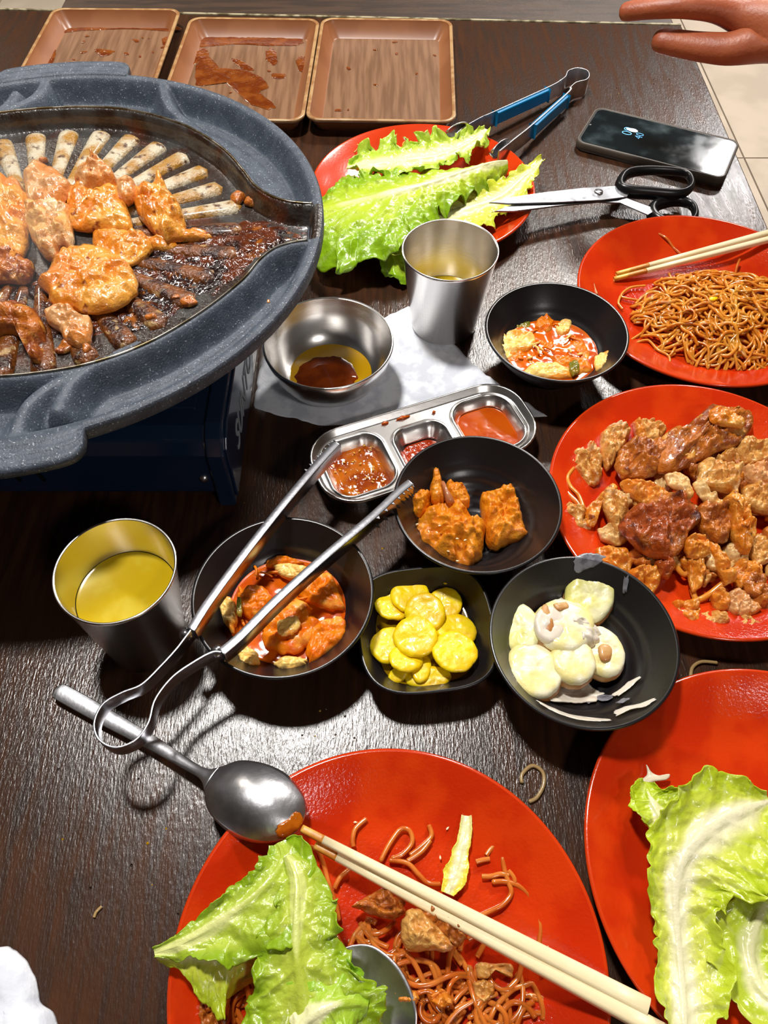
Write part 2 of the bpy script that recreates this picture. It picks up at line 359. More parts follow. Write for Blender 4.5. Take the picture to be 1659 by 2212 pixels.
    # the two grip tabs
    for s in (0, 1):
        a_c = math.radians(97); hw = .27
        prof = [(-.004, .0005), (.004, .0005), (.006, -.0010), (.008, .0005), (.012, .0005), (.014, -.0010), (.016, .0005), (.0205, .0002), (.0225, -.002), (.0215, -.007), (.012, -.009), (-.004, -.009)]
        G = []
        for q in np.linspace(-1, 1, 41):
            a = a_c+s*math.pi+q*hw; k = 1-abs(q)**14*.75; e = 1 if abs(q) < 1 else .25
            G.append([(PC[0]+(PR+(r if r < 0 else r*k*e))*math.cos(a), PC[1]+(PR+(r if r < 0 else r*k*e))*math.sin(a), PZ+.0008+z) for r, z in prof])
        b = MB(); b.grid(G, cv=True); n = len(prof); b.F += [tuple(range(n)), tuple(range(40*n, 41*n))[::-1]]
        b.make('handle', M['stone'], t)
    # raised grill ridges
    zf = PZ-dep_c
    for k in range(32):
        a = math.radians(94+11.25*k); d = np.array([math.cos(a), math.sin(a)]); nrm = np.array([-d[1], d[0]])
        rout = .150
        if -14 < ((math.degrees(a)+180) % 360-180) < 24: rout = .158
        G = []
        for q in np.linspace(0, 1, 22):
            r = .055+(rout-.055)*q; w = (.0040+.0054*q)*math.sqrt(max(0, 1-max(0, (q-.93)/.07)**2))*math.sqrt(min(1, q/.05)) + 1e-5
            hh = .0036*(w/.0084+.35)
            zb = zf+.0015*math.cos(min(r/.16, 1)*1.57)
            G.append([np.r_[PC+d*r+nrm*w*math.cos(f), zb-.0006+hh*math.sin(f)] for f in np.linspace(math.pi, 0, 10)])
        b = MB(); b.grid(G)
        deg = (math.degrees(a)+180) % 360-180
        b.make('grill_ridge', M['ridge2'] if -115 < deg < 8 else M['ridge'], t)
    return zf
ZF = build_pan()

# burnt sauce film lying over the ridges on the near right part of the pan
def burnt():
    pts = crom([P(x, y, ZF)[:2] for x, y in [(300, 520), (420, 505), (520, 480), (600, 480), (665, 505), (600, 535), (560, 560), (500, 610), (430, 665), (330, 715), (230, 735), (100, 745), (-60, 740), (-60, 640), (100, 600), (200, 560)]], 90, True)
    c = pts.mean(0); V = []; F = []; n = 90; rs = np.linspace(0, 1, 42)
    for s in rs:
        q = c+(pts-c)*s; z = ZF+.0016+.0011*fbm(np.c_[q*150, np.zeros(n)], 3)+.0014*fbm(np.c_[q*420, np.ones(n)], 5, 2)
        z = z-.002*smooth(.8, 1, s); r = np.linalg.norm(q-PC, axis=1); z -= .006*smooth(.140, .158, r)*(q[:, 0] < -.13)
        V += list(np.c_[q, z])
    for i in range(len(rs)-1):
        for j in range(n): F.append((i*n+j, (i+1)*n+j, (i+1)*n+(j+1) % n, i*n+(j+1) % n))
    mesh('burnt_sauce', V, F, M['glaze'], label='sticky dark brown burnt sauce coating the near right side of the grill pan', cat='burnt sauce', kind='stuff')
burnt()

# ------------------------------------------------------------------ stove
def stove():
    x1, y0, y1, x0, H = -.1165, .348, .640, -.47, .075
    t = thing('gas_stove', ((x0+x1)/2, (y0+y1)/2, 0), 'dark blue portable gas stove under the grill pan', 'gas stove')
    # body: rounded front top edge, sweep along x
    prof = [(y0+.006, .006), (y0, .012), (y0, H-.018), (y0+.004, H-.006), (y0+.014, H), (y1-.01, H), (y1, H-.01), (y1, .006)]
    G = [[(x, y, z) for y, z in prof] for x in (x0, x1-.012)]
    b = MB(); b.grid(G, cv=True); n = len(prof); b.F += [tuple(range(n)), tuple(range(n, 2*n))[::-1]]; bevel(b.make('body', M['stove'], t, smooth_=False), .002, 3)
    # side panel with a raised lip
    def side(dx, x, ins, name, m, lip=False):
        pr = [(y0-.006+ins, .001+ins), (y0-.004+ins, H-.014), (y0+.003+ins, H-.002-ins), (y0+.014+ins, H+.004-ins), (y1-.014-ins, H+.004-ins), (y1+.002-ins, H-.01), (y1+.002-ins, .001+ins)]
        b = MB(); n = len(pr); b.add([(x, y, z) for y, z in pr]+[(x+dx, y, z) for y, z in pr], [tuple(range(n))[::-1], tuple(range(n, 2*n))]+[(i, (i+1) % n, (i+1) % n+n, i+n) for i in range(n)])
        return bevel(b.make(name, m, t, smooth_=False), .0018, 3)
    side(.013, x1-.0125, 0, 'side_panel', M['stove']); side(.0022, x1+.0002, .006, 'side_inset', M['stove'])
    # top recess frame and black drip tray
    b = MB(); b.box((-.295, y0+.16, H+.0008), (.315, .262, .003)); bevel(b.make('top_frame', M['stove'], t, smooth_=False), .0012)
    b = MB(); b.box((-.295, y0+.163, H+.0025), (.300, .246, .0025)); bevel(b.make('drip_tray', M['stovedark'], t, smooth_=False), .001)
    b = MB(); b.lathe([(.03, .003), (.05, .003), (.05, .009), (.035, .011), (.0, .011)], (PC[0], PC[1], H), 48); b.make('burner', M['stovedark'], t)
    for k in range(4):
        a = math.radians(45+90*k); d = np.array([math.cos(a), math.sin(a)])
        b = MB(); c = PC+d*.08; b.box((c[0], c[1], H+.008), (.07, .004, .0105), [[d[0], -d[1], 0], [d[1], d[0], 0], [0, 0, 1]]); b.make('pan_support', M['stovedark'], t, smooth_=False)
    # vent slots in the front
    for k in range(9):
        x = x0+.06+k*.0185; b = MB(); b.tube([(x, y0-.0008, .045), (x+.004, y0-.0008, .028)], .0014, 6); b.make('vent_slot', M['stovedark'], t)
    b = MB(); b.lathe([(.0, .003), (.003, .002), (.0035, 0)], (0, 0, 0), 16); V = [(x1-.02+v[0], y0-v[2], .03+v[1]) for v in b.V]; mesh('screw', V, b.F, M['steel2'], t)
    for sx in (x0+.03, x1-.03):
        for sy in (y0+.03, y1-.03): b = MB(); b.lathe([(.011, 0), (.011, .008), (.008, .009)], (sx, sy, 0), 20); b.make('foot', M['blackplastic'], t)
    return t, x1, y0, H
ST, sx1, sy0, sH = stove()
def text(name, s, size, mtx, m, parent, shear=0., extr=.0003, bold=0.):
    c = bpy.data.curves.new(name, 'FONT'); c.body = s; c.size = size; c.extrude = extr; c.shear = shear; c.offset = bold; c.align_x = 'LEFT'
    tmp = bpy.data.objects.new('tmp', c); COL.objects.link(tmp); dg = bpy.context.evaluated_depsgraph_get(); me = bpy.data.meshes.new_from_object(tmp.evaluated_get(dg))
    bpy.data.objects.remove(tmp); V = np.array([v.co[:] for v in me.vertices]); F = [tuple(p.vertices) for p in me.polygons]; bpy.data.meshes.remove(me)
    V = V@np.array(mtx[0]).T+np.array(mtx[1]); return mesh(name, V, F, m, parent, smooth_=False)
# columns: reading direction, letter-up, normal
text('lettering', 'SUNTOUCH', .030, (np.array([(0, 1, 0), (0, 0, 1), (1, 0, 0)]).T, (sx1+.0026, sy0+.028, .026)), M['print'], ST, shear=.35)

# ------------------------------------------------------------------ lathed crockery
def red_plate(cx, cy, label, R=.1165, m='redgrease'):
    t = thing('red_plate', (cx, cy, 0), label, 'plate', None)
    c = (cx, cy, 0)
    b = MB(); b.lathe([(0, .0052), (.04, .0052), (.070, .0056), (.080, .0072), (.092, .0115), (.104, .0172), (.112, .0212), (.1155, .0226)], c, 128); b.make('well', M[m], t)
    b = MB(); b.lathe([(.1155, .0226), (.1168, .0226), (.1176, .0216), (.1172, .0200), (.108, .0150), (.095, .0085), (.078, .0034), (.062, .0026), (.062, 0), (.057, 0), (.056, .0022), (0, .0022)], c, 128); b.make('rim', M['red'], t)
    return t
PLT = dict(bottom=(.0025, .028), lower=(.2336, .0805), meat=(.2433, .3349), noodle=(.2979, .5672), lettuce=(.0407, .7363))
red_plate(*PLT['lettuce'], 'red plate under the green lettuce leaves beside the grill pan', m='red')
red_plate(*PLT['noodle'], 'red plate holding the heap of glass noodles')
red_plate(*PLT['meat'], 'red plate piled with cut grilled chicken')
red_plate(*PLT['lower'], 'red plate in the lower right with one broad pale lettuce leaf')
red_plate(*PLT['bottom'], 'red plate at the bottom with leftover noodles and chopsticks')

def black_bowl(cx, cy, label, R=.0602, H=.046):
    t = thing('black_bowl', (cx, cy, 0), label, 'bowl', None); c = (cx, cy, 0)
    pr = [(0, .0052), (.018, .0052)]
    bp = lambda q, r0, z0, rr, hh: (r0+(rr-r0)*(.8*q+.2*math.sin(q*1.57)), z0+(hh-z0)*q**1.38)
    for q in np.linspace(0, 1, 40):
        r, z = bp(q, .018, .0052, R-.0016, H); rip = .00022*math.sin(q*34)*smooth(.02, .1, q)*(1-smooth(.55, .75, q))
        pr.append((r+rip, z-rip))
    b = MB(); b.lathe(pr, c, 112); b.make('inside', M['black'], t)
    po = [(R-.0016, H), (R-.0003, H+.0003), (R+.0006, H-.0008)]
    for q in np.linspace(.97, .08, 14): po.append(bp(q, .021, .0025, R+.0006, H))
    po += [(.026, .0035), (.026, 0), (.022, 0), (.021, .003), (0, .003)]
    b = MB(); b.lathe(po, c, 112); b.make('outside', M['black'], t)
    return t
BW = dict(kimt=(.1464, .4928), kim=(-.0672, .2415), brais=(.0673, .3162), pot=(.1281, .2093))
black_bowl(*BW['kimt'], 'black bowl of kimchi beside the noodle plate')
black_bowl(*BW['kim'], 'black bowl of kimchi under the steel tongs')
black_bowl(*BW['brais'], 'black bowl with two lumps of braised orange meat')
black_bowl(*BW['pot'], 'black bowl with creamy potato slices')
def squircle():
    cx, cy = .0282, .2245; t = thing('square_black_dish', (cx, cy, 0), 'rounded square black dish of yellow pickled radish', 'dish')
    b = MB(); b.lathe([(0, .005), (.022, .005), (.030, .008), (.037, .016), (.0425, .026), (.0445, .030)], (cx, cy, 0), 96, sq=3.2, rot=.12); b.make('inside', M['black'], t)
    b = MB(); b.lathe([(.0445, .030), (.0458, .0302), (.0464, .029), (.040, .016), (.033, .006), (.026, .003), (.026, 0), (0, 0)], (cx, cy, 0), 96, sq=3.2, rot=.12); b.make('outside', M['black'], t)
    b = MB(); b.lathe([(0, .0115), (.0315, .0115), (.0330, .0119)], (cx, cy, 0), 96, sq=3.2, rot=.12); b.make('brine', M['radjus'], label='thin yellow brine in the square black dish', cat='brine', kind='stuff')
squircle()
def steel_bowl():
    cx, cy, R, H = -.0464, .474, .0533, .050; t = thing('steel_bowl', (cx, cy, 0), 'round stainless steel bowl with a little oil and dark sauce, on the napkin', 'bowl')
    inn = [(0, .006), (.018, .0062), (.030, .009), (.041, .017), (.0485, .030), (.0515, .042), (R-.0008, H)]
    out = [(R-.0008, H), (R+.0006, H+.0006), (R+.0012, H-.0008), (.0525, .041), (.0495, .029), (.042, .015), (.031, .006), (.024, .003), (.024, 0), (.021, 0), (.020, .003), (0, .003)]
    b = MB(); b.lathe([tuple(p) for p in crom(inn, 30)], (cx, cy, .0006), 96); b.make('inside', M['steel'], t)
    b = MB(); b.lathe(out, (cx, cy, .0006), 96); b.make('outside', M['steel'], t)
    b = MB(); b.lathe([(0, .0128), (.0348, .0128), (.0356, .0131)], (cx, cy, 0), 64); b.make('golden_oil', M['oil'], label='golden oil pooled in the steel bowl', cat='oil', kind='stuff')
    V = []; n = 64
    for s in (0, .5, .9, 1):
        for a in np.linspace(0, 2*math.pi, n, endpoint=False):
            r = .0265*s*(1+.05*vn([math.cos(a)*3, math.sin(a)*3, 0], 3)+.05*vn([math.cos(a)*9, math.sin(a)*9, 0], 4)); V.append((cx-.004+r*math.cos(a), cy-.004+r*math.sin(a)*.95, .0139 if s < 1 else .0128))
    mesh('dark_sauce', V, [(i*n+j, (i+1)*n+j, (i+1)*n+(j+1) % n, i*n+(j+1) % n) for i in range(3) for j in range(n)], M['soy'], label='dark red sauce puddle floating in the oil of the steel bowl', cat='sauce', kind='stuff')
steel_bowl()
def steel_cup(cx, cy, bx, by, r, H, level, label, dl, rb=.0275):
    t = thing('steel_cup', (bx, by, 0), label, 'cup')
    def ring(prof, name, m):
        G = []
        for rr, z in prof:
            k = z/H; x, y = bx+(cx-bx)*k, by+(cy-by)*k
            G.append([(x+rr*math.cos(a), y+rr*math.sin(a), z) for a in np.linspace(0, 2*math.pi, 80, endpoint=False)])
        b = MB(); b.grid(G, cv=True); return b.make(name, m, t if name != 'drink' else None)
    ring([(rb-.002, .004), (rb-.001, .006), (r-.0012, H-.004), (r-.0008, H)], 'inside', M['cup'])
    ring([(r-.0008, H), (r+.0003, H+.0008), (r+.0009, H), (r+.0004, H-.0022), (r-.0002, H-.003), (rb+.0004, .003), (rb-.002, 0), (0, 0.0005)], 'outside', M['cup'])
    rl = rb-.001+(r-.0012-rb+.001)*(level-.006)/(H-.01)-.0003
    o = ring([(0.0001, level), (rl-.002, level), (rl, level+.0005)], 'drink', M['drink']); tag(o, dl, 'drink', None, 'stuff')
steel_cup(.0560, .5480, .0560, .5500, .0405, .085, .030, 'stainless steel cup with a little yellow drink beside the lettuce plate', 'yellow drink low in the steel cup beside the lettuce plate', .030)
steel_cup(-.1667, .2371, -.1667, .2300, .0372, .085, .056, 'stainless steel cup of yellow drink in the shadow left of the kimchi bowl', 'yellow drink filling the steel cup left of the kimchi bowl', .0265)

# ------------------------------------------------------------------ sauce tray with three wells
def sauce_tray():
    TL, TR, BR, BL = [P(x, y, .028)[:2] for x, y in [(640, 945), (1110, 805), (1190, 950), (720, 1105)]]
    c = (TL+TR+BR+BL)/4+np.array([-.001, .003]); ux = (TR-TL+BR-BL)/2; Lx = np.linalg.norm(ux)*.985; ux /= np.linalg.norm(ux); uy = np.array([-ux[1], ux[0]]); Ly = (np.linalg.norm(TL-BL)+np.linalg.norm(TR-BR))/2*.98
    t = thing('sauce_tray', (c[0], c[1], 0), 'stainless steel tray with three wells of red sauces', 'sauce tray')
    def rr(w, h, r, n=10):
        o = []
        for sx, sy, a0 in ((1, 1, 0), (-1, 1, 90), (-1, -1, 180), (1, -1, 270)):
            for a in np.linspace(a0, a0+90, n): o.append((sx*(w/2-r)+r*math.cos(math.radians(a)), sy*(h/2-r)+r*math.sin(math.radians(a))))
        return np.array(o)
    W = lambda p, z: np.c_[c+p[:, :1]*ux+p[:, 1:]*uy, np.full(len(p), z)]
    H = .023
    # outer wall and stepped rim
    G = [W(rr(Lx-.012, Ly-.012, .024), .0), W(rr(Lx-.004, Ly-.004, .028), H-.004), W(rr(Lx, Ly, .030), H-.003), W(rr(Lx+.0012, Ly+.0012, .0306), H-.0015), W(rr(Lx, Ly, .030), H), W(rr(Lx-.003, Ly-.003, .0285), H-.0004), W(rr(Lx-.0045, Ly-.0045, .0278), H-.0022), W(rr(Lx-.0075, Ly-.0075, .0262), H-.0026), W(rr(Lx-.009, Ly-.009, .0255), H-.0046), W(rr(Lx-.012, Ly-.012, .024), H-.0050)]
    b = MB(); b.grid(G, cv=True); b.make('rim', M['steel'], t)
    # deck + wells through radial boolean free construction: heightfield
    nx, ny = 260, 130; xs = np.linspace(-(Lx-.010)/2, (Lx-.010)/2, nx); ys = np.linspace(-(Ly-.010)/2, (Ly-.010)/2, ny)
    X, Y = np.meshgrid(xs, ys, indexing='ij')
    def sd(cx, cy, w, h, r): qx = np.abs(X-cx)-w/2+r; qy = np.abs(Y-cy)-h/2+r; return np.hypot(np.maximum(qx, 0), np.maximum(qy, 0))+np.minimum(np.maximum(qx, qy), 0)-r
    gw = (Lx-.016)/3
    wells = [(-gw*1.0-.001, 0, gw-.004, Ly-.018, .016), (0.000, -.004, gw-.010, Ly-.026, .014), (gw*1.0+.001, 0, gw-.004, Ly-.018, .018)]
    Z = np.full(X.shape, H-.005)
    for w in wells: Z -= .016*smooth(0, .011, -sd(*w)); Z += .0009*np.exp(-(sd(*w)/.0012)**2)
    out = sd(0, 0, Lx-.011, Ly-.011, .0245)
    V = np.c_[(c+X.reshape(-1, 1)*ux+Y.reshape(-1, 1)*uy), Z.ravel()]
    F = [(i*ny+j, (i+1)*ny+j, (i+1)*ny+j+1, i*ny+j+1) for i in range(nx-1) for j in range(ny-1) if out[i, j] < 0]
    mesh('wells', V, F, M['steel'], t)
    def fill(w, z, ins, m, name, label, am, shift=(0, 0)):
        cx, cy, ww, hh, r = w; p = rr(ww-ins, hh-ins, r-.003, 14)+np.array([cx+shift[0], cy+shift[1]]); V = []; n = len(p); m0 = p.mean(0)
        S = np.r_[np.linspace(0, .94, 24), .98, 1]
        for s in S:
            q = m0+(p-m0)*s; q = q*(1+.0*s); zz = z+am*fbm(np.c_[q*180, np.zeros(n)], 9)*(1 if s < .97 else .3)-(.0007 if s == 1 else 0); V += list(np.c_[c+q[:, :1]*ux+q[:, 1:]*uy, zz])
        mesh(name, V, [(i*n+j, (i+1)*n+j, (i+1)*n+(j+1) % n, i*n+(j+1) % n) for i in range(len(S)-1) for j in range(n)], m, label=label, cat='sauce', kind='stuff')
    fill(wells[0], .0088, .0095, M['ssam'], 'seasoned_sauce', 'seeded orange brown sauce in the left well under the tongs tip', .0009)
    fill(wells[1], .0066, .0125, M['chil'], 'chili_sauce', 'small dark red chili sauce in the middle well', .0006, (-.001, -.003))
    fill(wells[2], .0105, .0085, M['smooth'], 'red_sauce', 'smooth orange red sauce in the right well', .0001, (-.001, -.002))
    rng = random.Random(3)
    for k in range(26):
        x = wells[0][0]+rng.uniform(-.019, .019); y = rng.uniform(-.022, .022); p = c+x*ux+y*uy; a = rng.uniform(0, 3.14)
        seed(p[0], p[1], .0096, a, 'pale sesame seed floating in the left sauce well', 'sesame seeds in the left sauce well', M['choptip'])
    for x, y, l, lb in ((-.022, Ly/2-.0072, .006, 'short red drip on the far rim of the steel tray'), (-.006, Ly/2-.0072, .012, 'long golden drip on the far rim of the steel tray'), (.020, Ly/2-.011, .003, 'round drip beside the right well of the steel tray')):
        p = c+x*ux+y*uy; b = MB(); b.tube([np.r_[p-ux*l/2, H-.0042], np.r_[p, H-.0038], np.r_[p+ux*l/2, H-.0042]], [.0006, .0015, .0006], 8); b.make('sauce_drip', M['smooth'], label=lb, cat='sauce drip', group='sauce drips on the tray rim')
SEEDME = None
def seed(x, y, z, a, label, group, m=None):
    global SEEDME
    G = []
    for q in np.linspace(0, 1, 7):
        w = .00065*math.sin(math.pi*min(.97, q**.8+.02)); G.append([(-.0013+.0026*q, w*math.cos(f), .0004*math.sin(f)*(w/.00065)+.0003) for f in np.linspace(0, 2*math.pi, 8, endpoint=False)])
    b = MB(); b.grid(G, cv=True); V = np.array(b.V); ca, sa = math.cos(a), math.sin(a); V = V@np.array([[ca, sa, 0], [-sa, ca, 0], [0, 0, 1]])+np.array([x, y, z])
    mesh('sesame_seed', V, b.F, m or M['seed'], label=label, cat='sesame seed', group=group)
sauce_tray()

# ------------------------------------------------------------------ generic food builders
def lpoly(p, n):
    m = len(p); q = np.linspace(0, m, n, endpoint=False); i = q.astype(int) % m; t = (q-np.floor(q))[:, None]; return p[i]*(1-t)+p[(i+1) % m]*t
def blob(name, pts, z0, th, m, sd=0, n=56, rings=12, crum=.25, edge=.06, label=None, cat=None, group=None, kind=None, parent=None, slope=(0, 0), px=True, flat=.5, fr=90., curl=0., sharp=0., crease=0., drape=None):
    """an irregular piece with a closed outline (photo measurements), base at z0, thickness th"""
    if px: w = np.array([P(x, y, z0+th*.55)[:2] for x, y in pts])
    else: w = np.array(pts, float)
    if ((np.roll(w[:, 0], -1)-w[:, 0])*(np.roll(w[:, 1], -1)+w[:, 1])).sum() > 0: w = w[::-1]
    w = crom(w, n, True)*(1-sharp)+lpoly(w, n)*sharp; c = w.mean(0); size = np.linalg.norm(w-c, axis=1).mean()
    a = np.arange(n)/n*2*math.pi
    jit = 1+edge*fbm(np.c_[np.cos(a)*2.2, np.sin(a)*2.2, np.full(n, sd*3.1)], sd, 3)
    jit = jit+edge*.45*vn(np.c_[np.cos(a)*7, np.sin(a)*7, np.full(n, sd*1.3)], sd+5)*min(1, n/60)
    w = c+(w-c)*jit[:, None]
    V = []
    S = [0.001]+list(np.linspace(.12, .86, rings-3))+[.94, .985, 1.0]
    for s in S:
        q = c+(w-c)*s
        prof = (1-s**(2+4*flat))**.5
        z = z0+th*(.28+.72*prof)
        k = np.c_[q*fr, np.full(n, sd*1.7)]
        z = z+th*crum*(fbm(k, sd, 3)*1.0+ .35*fbm(k*3.1, sd+2, 2))*(.35+.65*prof)
        if crease: z = z-th*crease*np.maximum(0, .28-np.abs(fbm(k*.55+7, sd+9, 2)))/.28*prof
        rel = q-c; z = z+rel[:, 0]*slope[0]+rel[:, 1]*slope[1]+curl*(np.linalg.norm(rel, axis=1)/size)**2*th
        if s > .97: z = z-th*.06
        V += list(np.c_[q, z])
    low = c+(w-c)*.93; rel = low-c
    V += list(np.c_[low, np.maximum(z0-.0002, z0+rel[:, 0]*slope[0]+rel[:, 1]*slope[1]+curl*th*.9)])
    V.append((c[0], c[1], z0-.0001)); R = len(S)+1
    if drape: V = [(v[0], v[1], v[2]-z0+drape(v[0], v[1])) for v in V]
    F = [(i*n+j, (i+1)*n+j, (i+1)*n+(j+1) % n, i*n+(j+1) % n) for i in range(R-1) for j in range(n)]
    F += [((R-1)*n+j, R*n, (R-1)*n+(j+1) % n) for j in range(n)]; F.append(tuple(range(n)))
    return mesh(name, V, F, m, parent, label=label, cat=cat, group=group, kind=kind)
def rpoly(cx, cy, rx, ry, ang, sd, k=7, rag=.22):
    rng = random.Random(sd); o = []
    for i in range(k):
        a = 2*math.pi*i/k+rng.uniform(-.25, .25); r = 1+rng.uniform(-rag, rag); x, y = rx*r*math.cos(a), ry*r*math.sin(a)
        o.append((cx+x*math.cos(ang)-y*math.sin(ang), cy+x*math.sin(ang)+y*math.cos(ang)))
    return o
def noodle(pts, r, name='noodle', m='noodle', px=True, n=40, jz=.0, **k):
    p = np.array([P(x, y, z) for x, y, z in pts]) if px else np.array(pts)
    b = MB(); b.tube(crom(p, n), r*np.r_[.6, np.ones(n-2), .6], 7); return b.make(name, M[m], k.pop('parent', None), **k)
def leaf(name, spine, wl, wr, sd, label=None, cat='lettuce leaf', frill=.006, cup=.006, white=.5, ribw=.16, nv=150, nu=56, parent=None, group=None,
         green=(132, 172, 18), mid=(184, 204, 52), pale=(232, 230, 176), ff=1., tipfr=.0, ridge=.0012, edgeg=1.0, minz=.0):
    """a lettuce leaf: spine of (x, y, z) photo measurements, left and right half widths (m) at the spine points"""
    S = crom([P(x, y, z) for x, y, z in spine], nv); L_ = crom([[v, 0, 0] for v in wl], nv)[:, 0]; R_ = crom([[v, 0, 0] for v in wr], nv)[:, 0]
    T = np.gradient(S, axis=0); T /= np.linalg.norm(T, axis=1)[:, None]; N_ = np.cross([0, 0, 1], T); N_ /= np.linalg.norm(N_, axis=1)[:, None]
    arc = np.r_[0, np.cumsum(np.linalg.norm(np.diff(S, axis=0), axis=1))]; tot = arc[-1]
    G = np.zeros((nv, nu, 3)); C = np.zeros((nv, nu, 3)); us = np.linspace(-1, 1, nu)
    wh, ye, gr = [np.array(lin(c)) for c in (pale, mid, green)]
    for i in range(nv):
        v = arc[i]/tot
        for sgn in (-1, 1):
            idx = us < 0 if sgn < 0 else us >= 0; u = np.abs(us[idx]); W = max(0.0004, (L_ if sgn < 0 else R_)[i])
            W = W*(1+.12*vn([v*6, sgn*3., sd], sd)+.08*vn([v*17*ff, sgn*5., sd], sd+1)+.035*vn([v*60*ff, sgn*5., sd], sd+1))
            n = len(u); al = np.full(n, arc[i]); p = np.c_[al*90, sgn*u*2.+10, np.full(n, sd*2.3)]
            e = u**3; amp = min(1, W/.015)
            f1 = np.sin(al*230*ff+sgn*1.3+3*vn(np.c_[al*40, u*2, np.full(n, sd+.5)], sd)); f2 = fbm(np.c_[al*130*ff, u*2+sgn*7, np.full(n, sd+9.)], sd+4)
            dz = cup*(u**2)*(1+.5*vn(np.c_[al*25, u, np.full(n, sd*1.)], 11))+amp*frill*e*(f1*.55+f2*.8)+amp*.0015*smooth(.0, .45, u)*fbm(np.c_[al*140, sgn*u*W*140, np.full(n, sd)], sd+8)
            dz += ridge*amp*np.abs(np.sin((al*1.-u*W*.9)*190+vn([v*9, sgn, sd])))*-1*(u > .1)+.0022*np.exp(-(u*W/.0035)**2)*(1-.6*v)
            side = sgn*-1*u*W; lat = amp*frill*e*.6*fbm(np.c_[al*150*ff, u*2+sgn, np.full(n, sd+3.)], sd+6)
            along = amp*frill*e*.8*fbm(np.c_[al*130*ff, u*2+sgn, np.full(n, sd+13.)], sd+16)
            G[i, idx] = S[i]+N_[i]*(side-lat*sgn)[:, None]*-1*-1+T[i]*along[:, None]; G[i, idx, 2] += dz
            rw = ribw*(1.25-v)+.05; k1 = smooth(rw*.5, rw*1.3+.22*white, u+.10*vn(np.c_[al*60, u*4, np.full(n, sd)], 3)+(v-.5)*(1-white)*.9)
            k2 = smooth(.35, .95, u*.75+v*.45*edgeg+.12*vn(np.c_[al*80, u*5, np.full(n, sd+2.)], 5))
            vein = (np.abs(((al-u*W*.9)*46+vn([v*9, sgn, sd])*.6) % 1-.5) < .06+.02*np.sin(al*500))*(u > .06)*.35
            k1 = np.clip(k1, 0, 1); c = wh+(ye-wh)*k1[:, None]; c = c+(gr-c)*(k2*k1)[:, None]; c = c+(wh*.9-c)*(vein*k1)[:, None]*.45
            C[i, idx] = c
    G[..., 2] = np.maximum(G[..., 2], minz+.0005)
    b = MB(); b.grid(G); o = b.make(name, M['leaf'], parent, col=C.reshape(-1, 3), label=label, cat=cat if parent is None else None, group=group)
    m = o.modifiers.new('thick', 'SOLIDIFY'); m.thickness = .0005; m.offset = 0
    return o
def strap(path, h, th, m, name, parent, grooves=False):
    """upright metal band along a path of top-edge points"""
    p = np.array(path); T = np.gradient(p, axis=0); T[:, 2] = 0; T /= np.linalg.norm(T, axis=1)[:, None]; N_ = np.c_[-T[:, 1], T[:, 0], np.zeros(len(T))]
    hh = np.ones(len(p))*h; G = []
    for i in range(len(p)):
        row = [p[i]+N_[i]*th/2, p[i]-N_[i]*th/2, p[i]-N_[i]*th/2-[0, 0, hh[i]], p[i]+N_[i]*th/2-[0, 0, hh[i]]]
        if grooves:
            g = .55*th; row = [p[i]+N_[i]*th/2, p[i]-N_[i]*th/2, p[i]-N_[i]*(th/2)-[0, 0, hh[i]*.22], p[i]-N_[i]*(th/2-g)-[0, 0, hh[i]*.3], p[i]-N_[i]*(th/2-g)-[0, 0, hh[i]*.74], p[i]-N_[i]*(th/2)-[0, 0, hh[i]*.82], p[i]-N_[i]*th/2-[0, 0, hh[i]], p[i]+N_[i]*th/2-[0, 0, hh[i]]]
        G.append(row)
    b = MB(); b.grid(G, cv=True); n = len(G[0]); b.F += [tuple(range(n))[::-1], tuple(range((len(p)-1)*n, len(p)*n))]
    return bevel(b.make(name, m, parent), min(.0004, th*.3), 2)

# ------------------------------------------------------------------ paper napkins
def sheet(name, pts, z, label, cat, sd, amp=.0015, m='paper', parent=None, thick=.0006, puff=0.):
    w = crom(np.array([P(x, y, z)[:2] for x, y in pts]), 160, True) if puff else None
    if w is None:
        q = np.array([P(x, y, z)[:2] for x, y in pts]); w = []
        for i in range(len(q)):
            for t in np.linspace(0, 1, 20, endpoint=False): w.append(q[i]+(q[(i+1) % len(q)]-q[i])*t)
        w = np.array(w)
    n = len(w); w = w+.0012*np.c_[vn(np.c_[w*160, np.zeros(n)], sd), vn(np.c_[w*160, np.zeros(n)], sd+1)]; c = w.mean(0); V = []; S = np.linspace(0.001, 1, 34)
    for s in S:
        q = c+(w-c)*s; k = np.c_[q*45, np.full(n, sd)]
        zz = z+amp*(1+np.abs(fbm(k, sd, 2))*1.)+amp*.25*fbm(k*4, sd+3, 2)+puff*(1-s**4)*(1+.25*fbm(k, sd+5)); zz = np.maximum(zz, z+.0004); V += list(np.c_[q, zz])
    b = MB(); b.add(V, [(i*n+j, (i+1)*n+j, (i+1)*n+(j+1) % n, i*n+(j+1) % n) for i in range(len(S)-1) for j in range(n)])
    o = b.make(name, M[m], parent, label=label, cat=cat if parent is None else None); md = o.modifiers.new('thick', 'SOLIDIFY'); md.thickness = thick; md.offset = 1; return o
sheet('paper_napkin', [(885, 662), (925, 690), (1050, 812), (1180, 900), (1000, 905), (700, 922), (640, 905), (548, 884), (560, 800), (578, 748), (700, 735), (800, 700)], 0, 'white paper napkin under the steel bowl and the sauce tray', 'napkin', 3, amp=.0002)
sheet('folded_tissue', [(-120, 2060), (0, 2044), (32, 2052), (72, 2098), (92, 2165), (124, 2200), (150, 2290), (60, 2420), (-160, 2420)], 0, 'white folded tissue at the near left corner of the table', 'tissue', 8, amp=.001, puff=.012)

